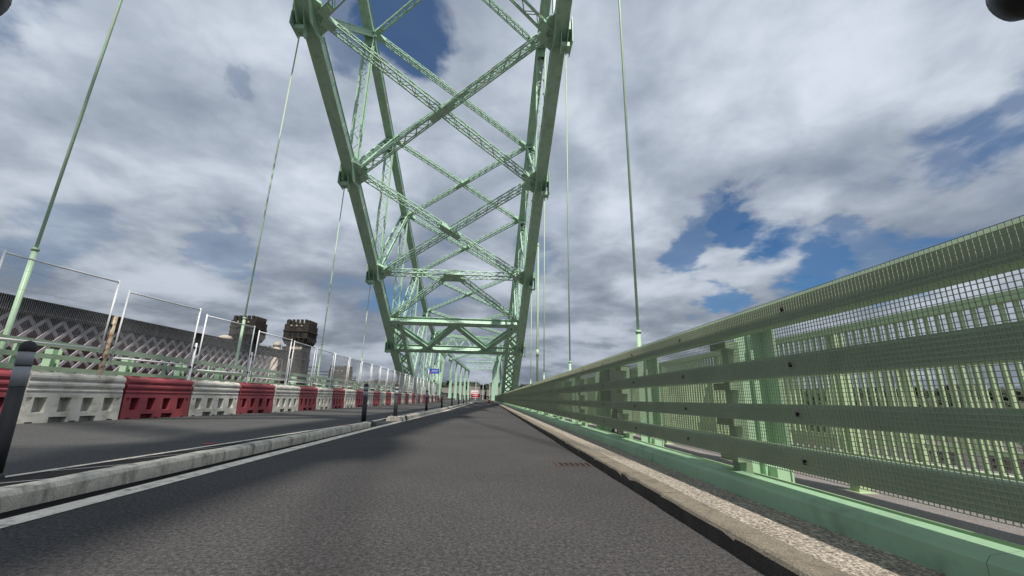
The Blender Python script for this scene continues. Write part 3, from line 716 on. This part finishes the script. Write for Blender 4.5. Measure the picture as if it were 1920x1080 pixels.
for a, b in zip(pts, pts[1:]):
    mb = MB(); solid(mb, a, b, .8, .7, nrm); part(mb, 'portal_diagonal', G)
# perforated inner face plates on the chord below the portal
for X in (XL, XR):
    s_ = 1 if X < 0 else -1
    mb = MB()
    for k, n in ((3, 0), (4, 6), (5, 6)):
        a, b = Lk(k, X), Lk(k+1, X)
        if k == 3: a = Vector((X, ps.y, ps.z)); n = 3
        t = (b-a).normalized(); sd = Vector((1, 0, 0)); u = sd.cross(t); Ln = (b-a).length
        I = Vector((s_*2.1, 0, 0)); M_ = Vector((s_*1.3, 0, 0))
        mb.beam(a+I, b+I, .55, 1.2, u)
        for sg in (-1, 1):
            nn = max(3, int(Ln/1.9))
            for i in range(nn):
                f0, f1 = i/nn, (i+1)/nn; q0, q1 = (.55, 1.8) if i % 2 else (1.8, .55)
                mb.beam(a.lerp(b, f0)+Vector((s_*q0, 0, 0))+u*(sg*.5), a.lerp(b, f1)+Vector((s_*q1, 0, 0))+u*(sg*.5), .34, .06, u)
    part(mb, 'chord_lacing', G)
# light tubes on the right chord node (a tall pale mast bracketed to the chord)
mb = MB(); mb.tube((5.8, 50.2, -.3), (5.8, 50.2, 20.4), .125, 12); mb.box(5.1, 5.95, 50.05, 50.35, 20.0, 20.2); mb.tube((5.8, 50.2, 5.8), (5.8, 50.2, 6.6), .18, 12); part(mb, 'service_mast', GL)
# end strut with Warren sway frame, and the arched portal at the pier
Yp = YK[8]
def portal(yp, hw, zt, zb, kn, name):
    mb = MB(); mb.box(cx-hw, cx+hw, yp-.35, yp+.35, zt, zt+.7); part(mb, name+'_top_strut', G)
    mb = MB(); mb.box(cx-hw+.2, cx+hw-.2, yp-.3, yp+.3, zb, zb+.6); part(mb, name+'_bottom_strut', G)
    mb = MB(); n = 8; dx = 2*(hw-.6)/n
    for i in range(n):
        a = Vector((cx-hw+.6+dx*i, yp, zb+.6 if i % 2 == 0 else zt)); b = Vector((cx-hw+.6+dx*(i+1), yp, zt if i % 2 == 0 else zb+.6)); mb.beam(a, b, .45, .42, (0, 1, 0))
    part(mb, name+'_web', G)
    for s in (-1, 1):
        mb = MB(); K = Vector((cx+s*(hw-.55), yp, kn))
        foot = Vector((cx+s*(hw+.6), yp, -1)); mb.beam(foot, K, .7, .8, (0, 1, 0))
        mb.beam(K, Vector((cx+s*(hw-.4), yp, zb)), 1.0, .75, (0, 1, 0))
        pv = K+Vector((0, 0, -.4))
        for i in range(1, 7):
            f = i/6; nx = Vector((cx+s*(hw-.55-4.6*(1-math.cos(f*math.pi/2))*1.0), yp, kn-.4+(zb-kn+.5)*math.sin(f*math.pi/2))); mb.beam(pv, nx, .75, .7, (0, 1, 0)); pv = nx
        mb.beam(K, Vector((cx+s*(hw+2.2), yp, zb-.3)), .6, .5, (0, 1, 0)); mb.beam(K, Vector((cx+s*(hw+2.6), yp, kn-2.6)), .5, .4, (0, 1, 0))
        part(mb, name+'_leg', G)
portal(Yp+1.5, 9.4, 19.6, 15.7, 13.4, 'end_portal')
# outer end frames: lattice columns by the pier
for X in (XL, XR):
    for yy in (Yp+4, Yp+9):
        mb = MB(); lattice(mb, (X, yy, -3), (X, yy, 17.2), (0, 1, 0), .9, .7, mode='web', end=1.0); part(mb, 'end_column', G)
    mb = MB(); lattice(mb, (X, Yp, 2), (X, Yp+9, 16), (0, 1, .3), .7, .6, mode='web', end=1.0); part(mb, 'end_brace', G)
# ------------------------------------------------------------------ side span beyond the pier
SS = thing('side_span_truss', 'green side span truss with lattice top struts beyond the arch', 'bridge', (-5.5, 175, 0))
so_ = Vector((-5.5, 175, 0))
YS = [138, 152, 167, 183, 200, 218]
def sx(y, s): f = (y-138)/80; return (-14.2+4.0*f) if s < 0 else (3.2-1.0*f)
for s in (-1, 1):
    mb = MB(); pts = [Vector((sx(y, s), y, 15.4-.2*i)) for i, y in enumerate(YS)]
    for a, b in zip(pts, pts[1:]): mb.beam(a, b, .9, 1.1)
    part(mb, 'top_chord', G, parent=SS, org=so_)
    for i, y in enumerate(YS[1:]):
        x = sx(y, s); mb = MB(); b = len(mb.v)
        mb.quadbox([(x-.6, y-.35, -.5), (x+.6, y-.35, -.5), (x+.6, y+.35, -.5), (x-.6, y+.35, -.5), (x-.3, y-.3, 14.3), (x+.3, y-.3, 14.3), (x+.3, y+.3, 14.3), (x-.3, y+.3, 14.3)])
        part(mb, 'side_post', G, parent=SS, org=so_)
mid = Vector((cx, 160, 17.9))
for s in (-1, 1):
    mb = MB(); lattice(mb, (sx(146, s), 146, 13.2), mid+Vector((0, 0, 0)), (0, -1, 1), .8, .9, end=1.0, pitch=1.3); part(mb, 'top_lateral', G, parent=SS, org=so_)
mb = MB(); mb.box(sx(200, -1), sx(200, 1), 199.6, 200.4, 17.4, 17.9); mb.box(sx(200, -1), sx(200, 1), 199.6, 200.4, 14.2, 14.6)
n = 12; x0, x1 = sx(200, -1), sx(200, 1)
for i in range(n): mb.beam((x0+(x1-x0)*i/n, 200, 14.4 if i % 2 else 17.6), (x0+(x1-x0)*(i+1)/n, 200, 17.6 if i % 2 else 14.4), .25, .22, (0, 1, 0))
part(mb, 'cross_frame', G, parent=SS, org=so_)
mb = MB(); mb.box(sx(150, -1), sx(150, 1), 167, 167.8, 16.6, 17.1); part(mb, 'top_strut', G, parent=SS, org=so_)
# ------------------------------------------------------------------ signs and cones at the far end
t = thing('roadworks_sign', 'red and white rectangular roadworks board on a stand with white sandbags', 'sign', (-2.0, 69.0, 0)); t.scale = (1.12, 1, 1.12)
m = MB(); m.prism([(-.68, .72), (-.74, .78), (-.74, 1.72), (-.68, 1.78), (.68, 1.78), (.74, 1.72), (.74, .78), (.68, .72)], [(0, 0, 0), (0, .03, 0)]); m.build('sign_board', SWHITE, t, fixn=True)
m = MB(); m.box(-.66, .66, -.004, -.001, .80, 1.22); m.box(-.66, .66, -.004, -.001, 1.66, 1.70); m.box(-.66, -.62, -.004, -.001, 1.23, 1.65); m.box(.62, .66, -.004, -.001, 1.23, 1.65); m.build('red_panel', SRED, t)
m = MB(); m.box(-.40, .34, -.007, -.0045, .98, 1.05); m.build('panel_bar', SWHITE, t)
m = MB(); m.box(-.5, .46, -.006, -.003, 1.36, 1.46); m.build('panel_line', SRED, t)
m = MB()
for s in (-.5, .5): m.beam((s, -.1, 0), (s, .015, .72), .05, .05); m.beam((s, .7, 0), (s, .08, 1.3), .05, .05)
m.build('stand', BLK, t)
m0 = MB(); m0.lathe([(.16, 0), (.24, .06), (.24, .14), (.15, .22), (.03, .25)], n=12)
sb = None
for i, (x, y, lab) in enumerate(((-2.25, 68.6, 'white sandbag in front of the roadworks board, the larger left one'), (-1.55, 68.7, 'white sandbag in front of the roadworks board, the right one'), (-3.0, 68.9, 'white sandbag lying left of the roadworks board'))):
    o = m0.build('sandbag', SAND); o.location = (x, y, 0); s = (1.4, 1.0, .8)[i]; o.scale = (s*1.3, s, s); tag(o, lab, 'sandbag', 'sandbags by the roadworks board')
def cone(x, y, label, s=1.0):
    t = thing('traffic_cone', label, 'traffic cone', (x, y, 0)); t.scale = (s, s, s)
    m = MB(); m.box(-.25, .25, -.25, .25, 0, .05); m.build('base', BLK, t)
    m = MB(); m.lathe([(.20, .051), (.13, .42)], n=16); m.build('cone_body', CONE, t)
    m = MB(); m.lathe([(.095, .64), (.035, .98)], n=16); m.build('cone_tip', CONE, t)
    m = MB(); m.lathe([(.131, .421), (.096, .639)], n=16); m.build('reflective_sleeve', SWHITE, t)
    return t
cone(-8.1, 75.2, 'red and white traffic cone at the far end of the barrier row', 1.15)
cone(.2, 74.5, 'red traffic cone on the road right of the roadworks board', 1.1)
t = thing('blue_sign', 'blue rectangular road sign mounted on a post by the left truss', 'sign', (-11.3, 88, 0)); t.scale = (.88, 1, .97)
m = MB(); m.box(-1.1, 1.1, 0, .05, 5.65, 6.65); m.build('sign_board', SBLUE, t)
m = MB()
for a, b, z in ((-.6, .75, 6.28), (-.55, .6, 5.98)):
    x = a
    while x < b: m.box(x, x+.13, -.004, -.001, z, z+.10); x += .19
m.build('white_marks', SWHITE, t)
m = MB(); m.box(-.95, -.68, -.004, -.001, 5.75, 6.05); m.build('red_mark', SRED, t)
m = MB(); m.box(-.9, -.8, .051, .13, 0, 6.6); m.box(.8, .9, .051, .13, 0, 6.6); m.build('post', GALV, t)
# street lamps on the approach
LX = [(-15.2, 8.6), (-11.0, 9.9), (-6.9, 11.1), (-2.9, 12.4), (.8, 13.9), (4.6, 14.9)]
l0 = None
for i, (x, h) in enumerate(LX):
    lab = 'slender pale grey street lamp on the far approach road, %s from the left' % ordn(i)
    if l0 is None:
        l0 = thing('street_lamp', lab, 'street lamp', group='street lamps on the far approach'); m = MB(); m.tube((0, 0, 0), (0, 0, 1), .26, 8, .17); m.build('column', LAMPM, l0)
        m = MB(); m.box(-.12, .12, -.9, 0, .985, 1.0); m.build('lamp_head', LAMPM, l0); c = l0
    else: c = copy_tree(l0)
    c.location = (x, 232+2*i, -.5); c.scale = (1, 1, h+.5); c['label'] = lab
# ------------------------------------------------------------------ railway bridge and its towers
RW = thing('railway_bridge', 'old grey lattice girder railway bridge with dark solid top running beside the road bridge', 'bridge', (-44, 40, 0))
ro = Vector((-44, 40, 0))
def rx(y): return -44.0+(y-35)*4.2/49
def rail_girder(off, y0, y1, zb, zt, ml, md, nm):
    A = lambda y, z: Vector((rx(y)+off, y, z))
    mb = MB(); mb.beam(A(y0, zt+.6), A(y1, zt+.6), .5, 1.2)
    yy = y0
    while yy < y1: mb.beam(A(yy, zt+.0), A(yy, zt+1.2), .62, .10, (0, 1, 0)); yy += .75
    mb.beam(A(y0, zt+1.26), A(y1, zt+1.26), .8, .10); mb.beam(A(y0, zt-.08), A(y1, zt-.08), .8, .14)
    part(mb, 'top_parapet', md, parent=RW, org=ro)
    mb = MB(); h = zt-zb; w = h*.86; yy = y0-w
    while yy < y1+w:
        for (ya, yb, o) in ((yy, yy+w, .10), (yy+w, yy, -.10)):
            za, zb_ = zb, zt
            a, b = A(ya, za), A(yb, zb_)
            if min(ya, yb) >= y0 and max(ya, yb) <= y1: mb.beam(a+Vector((o, 0, 0)), b+Vector((o, 0, 0)), .10, .30, (1, 0, 0)) if False else mb.beam(a+Vector((o, 0, 0)), b+Vector((o, 0, 0)), .32, .09, (1, 0, 0))
        yy += 1.5
    part(mb, 'lattice_web', ml, parent=RW, org=ro)
    mb = MB(); mb.beam(A(y0, zb-.4), A(y1, zb-.4), .8, .8); part(mb, 'bottom_chord', ml, parent=RW, org=ro)
rail_girder(0, 2, 84, .2, 7.5, IRON, IROND, 'near')
rail_girder(-6.5, 2, 84, .2, 7.2, IRONR, IROND, 'far')
mb = MB(); mb.quadbox([(rx(2)-6.2, 2, -.89), (rx(2)-6.1, 2, -.89), (rx(84)-6.1, 84, -.89), (rx(84)-6.2, 84, -.89), (rx(2)-6.2, 2, 7.0), (rx(2)-6.1, 2, 7.0), (rx(84)-6.1, 84, 7.0), (rx(84)-6.2, 84, 7.0)]); part(mb, 'inner_plating', IRONR, parent=RW, org=ro)
mb = MB(); mb.quadbox([(rx(2)-6.5, 2, -1.6), (rx(2), 2, -1.6), (rx(84), 84, -1.6), (rx(84)-6.5, 84, -1.6), (rx(2)-6.5, 2, -.9), (rx(2), 2, -.9), (rx(84), 84, -.9), (rx(84)-6.5, 84, -.9)]); part(mb, 'track_deck', IRONR, parent=RW, org=ro)
mb = MB(); mb.quadbox([(rx(95)-6.5, 95, -1.6), (rx(95), 95, -1.6), (-54, 170, -1.6), (-60, 170, -1.6), (rx(95)-6.5, 95, 2.2), (rx(95), 95, 2.2), (-54, 170, 2.2), (-60, 170, 2.2)]); part(mb, 'far_girder', IROND, parent=RW, org=ro)
def tower(x, y, s, zt, label, zbase=-26):
    t = thing('stone_tower', label, 'tower', (x, y, zbase), 0, 'castellated railway towers'); o = Vector((x, y, zbase))
    hb = 2.05*s
    def sq(h, z): return [(x-h, y-h, z), (x+h, y-h, z), (x+h, y+h, z), (x-h, y+h, z)]
    mb = MB(); zc = zt-5.2*s
    mb.quadbox(sq(hb*.98, zbase)+sq(hb*.86, zc)); mb.quadbox(sq(hb*.93, zc-3.0*s)+sq(hb*.93, zc-2.6*s)); part(mb, 'shaft', STONE, parent=t, org=o)
    mb = MB(); mb.quadbox(sq(hb*.861, zc+.002)+sq(hb*1.12, zc+1.3*s)); mb.quadbox(sq(hb*1.16, zc+1.302*s)+sq(hb*1.16, zt-1.1*s))
    mb.quadbox(sq(hb*1.22, zt-2.6*s)+sq(hb*1.22, zt-2.35*s)); 
    # machicolation brackets and battlements on each side
    n = 5
    for i in range(n):
        f = -1+2*(i+.5)/n
        for (cx_, cy_) in ((f, -1), (f, 1), (-1, f), (1, f)):
            X, Y = x+cx_*hb*1.02, y+cy_*hb*1.02
            ex = .11*hb; mb.box(X-ex, X+ex, Y-ex, Y+ex, zt-1.098*s, zt-.1*s+(.02*i))
    for i in range(5):
        f = -1+2*(i+.5)/5
        for (cx_, cy_) in ((f, -1), (f, 1), (-1, f), (1, f)):
            X, Y = x+cx_*hb*1.0, y+cy_*hb*1.0; ex = .10*hb
            mb.quadbox([(X-ex*.6, Y-ex*.6, zc+.1*s), (X+ex*.6, Y-ex*.6, zc+.1*s), (X+ex*.6, Y+ex*.6, zc+.1*s), (X-ex*.6, Y+ex*.6, zc+.1*s), (X+cx_*.2*hb-ex, Y+cy_*.2*hb-ex, zc+1.29*s), (X+cx_*.2*hb+ex, Y+cy_*.2*hb-ex, zc+1.29*s), (X+cx_*.2*hb+ex, Y+cy_*.2*hb+ex, zc+1.29*s), (X+cx_*.2*hb-ex, Y+cy_*.2*hb+ex, zc+1.29*s)])
    part(mb, 'crown', STONE, parent=t, org=o)
    for i in range(3):
        f = (-.5+.5*i)*hb
        # arched recesses and slits on the two visible faces
        for fn in (lambda a, z: (x+a, y-hb*1.163, z), lambda a, z: (x+hb*1.163, y+a, z)):
            w, z0, z1 = .17*hb, zc+1.55*s, zc+2.3*s
            P = [fn(f-w, z0), fn(f+w, z0), fn(f+w, z1), fn(f+w*.6, z1+.22*s), fn(f, z1+.3*s), fn(f-w*.6, z1+.22*s), fn(f-w, z1)]; mb = MB(); mb.face(P); part(mb, 'arched_recess', VOID, parent=t, org=o)
            P = [fn(f-w*.5, zt-1.9*s), fn(f+w*.5, zt-1.9*s), fn(f+w*.5, zt-1.35*s), fn(f-w*.5, zt-1.35*s)]; mb = MB(); mb.face(P); part(mb, 'slit_window', VOID, parent=t, org=o)
    mb = MB()
    for i in range(3):
        f = (-.5+.5*i)*hb
        mb.box(x+f-.07*hb, x+f+.07*hb, y-hb*1.19, y-hb*1.166, zt-1.5*s, zt-1.25*s)
    mb.box(x-hb*.5, x+hb*.7, y-hb*.885, y-hb*.87, zc-.9*s, zc-.4*s)
    part(mb, 'pale_block', STONEP, parent=t, org=o)
    return t
tower(-39.5, 88.2, 1.0, 15.6, 'tall dark castellated stone tower nearest the road, right of the pair')
tower(-50.3, 88.4, 1.0, 16.1, 'dark castellated stone tower rising behind the lattice girder, left of the pair')
tower(-57.0, 166, 1.42, 11.6, 'small distant castellated stone tower farther along the railway')
def turret(x, y, zb, zt, r, label):
    t = thing('pale_turret', label, 'turret', (x, y, zb), 0, 'pale turrets beside the towers')
    m = MB(); m.lathe([(r, -20), (r, zt-zb-.9)], n=12); m.build('drum', STONEP, t)
    m = MB(); m.lathe([(r*1.18, zt-zb-.899), (r*1.2, zt-zb-.55), (r*1.0, zt-zb-.2), (r*.4, zt-zb)], n=12); m.build('cap', STONEP, t)
turret(-42.2, 84.8, 5, 10.7, .62, 'pale stone turret at the end of the lattice girder, left of the near tower')
turret(-51.0, 82.5, 5, 11.4, 1.0, 'pale stone turret in front of the left tower')
t = thing('stone_gatehouse', 'grey stone gatehouse wall between the two castellated towers', 'gatehouse', (-45, 88, -20))
m = MB(); m.box(-4.2, 3.3, -.8, .8, 0, 29.4); 
for i in range(8): m.box(-4.0+.95*i, -3.5+.95*i, -.85, -.35, 29.402, 30.1)
m.build('wall', mat('grey_stone', (0.14, 0.13, 0.125), .95, .3, .5), t)
# overhead line masts on the railway
g0 = None
for i, (x, y) in enumerate(((-45.5, 100), (-48.0, 118), (-51.5, 138), (-55.5, 160))):
    lab = 'thin dark overhead line gantry above the railway, %s beyond the near tower' % ordn(i)
    if g0 is None:
        g0 = thing('line_gantry', lab, 'gantry', group='overhead line gantries on the railway'); m = MB()
        m.box(-.12, .12, -.12, .12, 0, 9.0); m.box(9.3, 9.5, -.1, .1, 0, 9.0); m.build('mast', IROND, g0)
        m = MB(); m.box(-.3, 9.8, -.1, .1, 7.9, 8.1); m.box(-.3, 9.8, -.1, .1, 7.1, 7.25); m.box(2.5, 2.6, -.05, .05, 5.6, 7.1); m.box(6.5, 6.6, -.05, .05, 5.6, 7.1); m.build('cross_beam', IROND, g0); c = g0
    else: c = copy_tree(g0)
    c.location = (x-3.5, y, -1.2); c['label'] = lab
# ------------------------------------------------------------------ river, land, far wood, houses
m = MB(); m.face([(-6000, -1500, -26), (6000, -1500, -26), (6000, 6000, -26), (-6000, 6000, -26)]); struct('river', m, WATER)
rn = random.Random(11)
def hsh(i, j):
    v = math.sin(i*127.1+j*311.7)*43758.5453; return v-math.floor(v)
def vn(x, y):
    i, j = math.floor(x), math.floor(y); fx, fy = x-i, y-j; fx = fx*fx*(3-2*fx); fy = fy*fy*(3-2*fy)
    a, b, c, d = hsh(i, j), hsh(i+1, j), hsh(i, j+1), hsh(i+1, j+1)
    return (a+(b-a)*fx)*(1-fy)+(c+(d-c)*fx)*fy
def height(r, a):
    x, y = r*math.sin(a), r*math.cos(a)
    shore = 225 if abs(a) < .55 else 225+260*min(1, (abs(a)-.55)/.35)
    f = (r-shore)/170; f = max(0, min(1, f)); f = f*f*(3-2*f)
    hgt = -28+f*16
    g = max(0, min(1, (r-420)/420)); g = g*g*(3-2*g)
    hgt += g*(18+12*vn(a*7+3, r*.002))
    g2 = max(0, min(1, (r-900)/900)); hgt += g2*(22+20*vn(a*9+8, 2.2))
    return hgt
m = MB(); na = 220; rs = [200, 230, 260, 300, 350, 420, 500, 600, 720, 860, 1050, 1300, 1700, 2400, 4000]
for r in rs:
    for i in range(na+1):
        a = -math.pi*.72+math.pi*1.44*i/na; m.v.append((r*math.sin(a), r*math.cos(a), height(r, a)))
for k in range(len(rs)-1):
    for i in range(na):
        b = k*(na+1)+i; m.f.append((b, b+1, b+na+2, b+na+1)); m.m.append(0); m.s.append(True)
o = m.build('land', LAND, fixn=True); o['kind'] = 'structure'
# embankment carrying the approach road
m = MB(); m.prism([(-17, -.95), (6.5, -.95), (40, -24), (-60, -24)], [(0, 222, 0), (0, 420, 0)]); o = struct('approach_embankment', m, LAND)
m = MB(); m.box(-11, 2.5, 225.05, 420, -.94, -.02); struct('approach_road', m, ASPH2)
def leafball(mb, c, s, n, rr):
    for _ in range(n):
        d = Vector((rr.gauss(0, 1), rr.gauss(0, 1), rr.gauss(0, 1))); d.normalize(); p = Vector(c)+Vector((d.x*s, d.y*s, d.z*s*.8))*rr.uniform(.55, 1.05)
        e1 = Vector((rr.uniform(-1, 1), rr.uniform(-1, 1), rr.uniform(-1, 1))).normalized(); e2 = d.cross(e1).normalized()*s*rr.uniform(.22, .42); e1 = e2.cross(d).normalized()*s*rr.uniform(.22, .42)
        mb.face([p-e1-e2, p+e1-e2*.7, p+e1*.8+e2, p-e1*.6+e2*.8])
mb = MB(); rr = random.Random(4)
for i in range(1500):
    a = rr.uniform(-1.05, .95); r = rr.choice([rr.uniform(260, 420), rr.uniform(520, 900), rr.uniform(900, 1300)])
    if abs(r*math.sin(a)+4) < 75 and r < 470: continue
    s = rr.uniform(3.0, 6.5)*(1+r/900); z = height(r, a)
    if z < -21: continue
    leafball(mb, (r*math.sin(a), r*math.cos(a), z+s*.7), s, 26, rr)
o = mb.build('distant_wood', LEAF); o['label'] = 'dark green wood along the far shore and hills'; o['category'] = 'wood'; o['kind'] = 'stuff'
# trees by the left bank near the arch foot
def tree(x, y, h, label, seed):
    rr = random.Random(seed); zb = height(math.hypot(x, y), math.atan2(x, y))
    t = thing('broadleaf_tree', label, 'tree', (x, y, zb), 0, 'trees on the far bank')
    m = MB(); m.tube((0, 0, -1), (0, 0, h*.55), h*.03, 7, h*.012)
    for i in range(5):
        a = i*1.3; m.tube((0, 0, h*.3+.05*h*i), (math.cos(a)*h*.22, math.sin(a)*h*.22, h*.6), h*.012, 5, h*.005)
    m.build('trunk', BARK, t)
    m = MB()
    for i in range(16):
        a = rr.uniform(0, 6.28); q = rr.uniform(0, .26)*h; leafball(m, (math.cos(a)*q, math.sin(a)*q, h*rr.uniform(.42, .88)), h*rr.uniform(.09, .17), 40, rr)
    m.build('crown', LEAF, t)
for i in range(14):
    x = -150+8.6*i+rr.uniform(-2, 2); y = 262+rr.uniform(-14, 30)
    tree(x, y, rr.uniform(24, 31), 'dark broadleaf tree on the far bank behind the left fence, %s from the left' % ordn(i), 100+i)
# houses beyond the bridge end
def house(x, y, z, w, d, h, rh, rz, wall, label):
    t = thing('terraced_house', label, 'house', (x, y, z), rz, 'houses beyond the bridge end')
    m = MB(); m.box(-w/2, w/2, -d/2, d/2, -12, h); m.face([(-w/2, -d/2, h), (-w/2, d/2, h), (-w/2, 0, h+rh-.05)]); m.face([(w/2, d/2, h), (w/2, -d/2, h), (w/2, 0, h+rh-.05)]); m.build('wall', wall, t)
    m = MB(); e = .4; k = rh/(d/2)
    for s in (-1, 1): m.quadbox([(-w/2-e, s*(d/2+e), h-e*k), (w/2+e, s*(d/2+e), h-e*k), (w/2+e, 0, h+rh), (-w/2-e, 0, h+rh), (-w/2-e, s*(d/2+e), h-e*k+.2), (w/2+e, s*(d/2+e), h-e*k+.2), (w/2+e, 0, h+rh+.2), (-w/2-e, 0, h+rh+.2)])
    rf = m.build('roof', ROOF, t, fixn=True)
    m = MB(); m.box(w*.3, w*.3+.9, -.45, .45, h+rh*.6, h+rh+1.4); m.build('chimney', BRICK, rf)
    wm = MB(); wm.box(-.55, .55, -.03, .03, -.7, .7); wo = None
    for q in range(max(2, int(w/3.2))):
        for zz in (1.9, 4.6):
            if zz+1 > h: continue
            if wo is None: wo = wm.build('window', GLASS, t); c = wo
            else: c = wo.copy(); COL.objects.link(c); c.parent = t
            c.location = (-w/2+1.6+q*3.1, -d/2-.02, zz)
HS = [(-27, 300, 6, 13, 9, 6.4, 3.4, .2, BRICK, 'brick house with grey pitched roof at the left of the far group'), (-13, 345, 6, 20, 9, 6, 3.6, 0, BRICK, 'long brick terrace with pale slate roof behind the roadworks board'),
      (9, 338, 5.6, 19, 9, 6, 4.2, -.1, RENDER, 'pale rendered terrace with big slate roof right of the board'), (-28, 405, 10, 11, 10, 6.2, 4, .1, RENDER, 'grey rendered house on the rise at the left behind the terrace'), (-13, 410, 9, 10, 10, 6.6, 4.4, -.15, BRICK, 'brick house on the rise in the middle behind the terrace'),
      (14, 420, 10, 26, 9, 6.2, 4, .1, BRICK, 'brick terrace on the rise at the right'), (-44, 360, 4, 14, 9, 7, 3.4, .3, RENDER, 'white house among the trees left of the group'),
      (220, 205, -18, 16, 9, 8, 4, -.9, RENDER, 'white riverside house seen through the right parapets'), (248, 196, -18, 14, 9, 8, 4, -.9, BRICK, 'brick riverside house seen through the right parapets')]
for h_ in HS: house(*h_[:2], h_[2]-8.5, *h_[3:])
# ------------------------------------------------------------------ bicycle handlebar above the camera
t = thing('bicycle_handlebar', 'black bicycle drop handlebar whose brake hoods show in the top corners', 'handlebar', (0.03, 0.1, 1.06))
def hood(dx, dz, yaw):
    m = MB(); prof = [(.004, 0), (.022, .006), (.033, .022), (.037, .05), (.034, .09), (.03, .14), (.028, .2)]
    b = MB(); b.lathe(prof, n=20)
    Mx = Matrix.Translation((dx, .245, dz)) @ Matrix.Rotation(yaw, 4, 'Z') @ Matrix.Rotation(R(90), 4, 'X')
    b.v = [tuple(Mx @ Vector(v)) for v in b.v]
    b.build('brake_hood', BLK, t, fixn=True)
hood(-.522, .014, 0); hood(.540, .104, 0)
m = MB(); m.tube((-.522, .045, .014), (-.40, 0, .04), .016, 12); m.tube((-.40, 0, .04), (.41, 0, .07), .016, 12); m.tube((.41, 0, .07), (.540, .045, .104), .016, 12); m.build('bar', BLK, t)
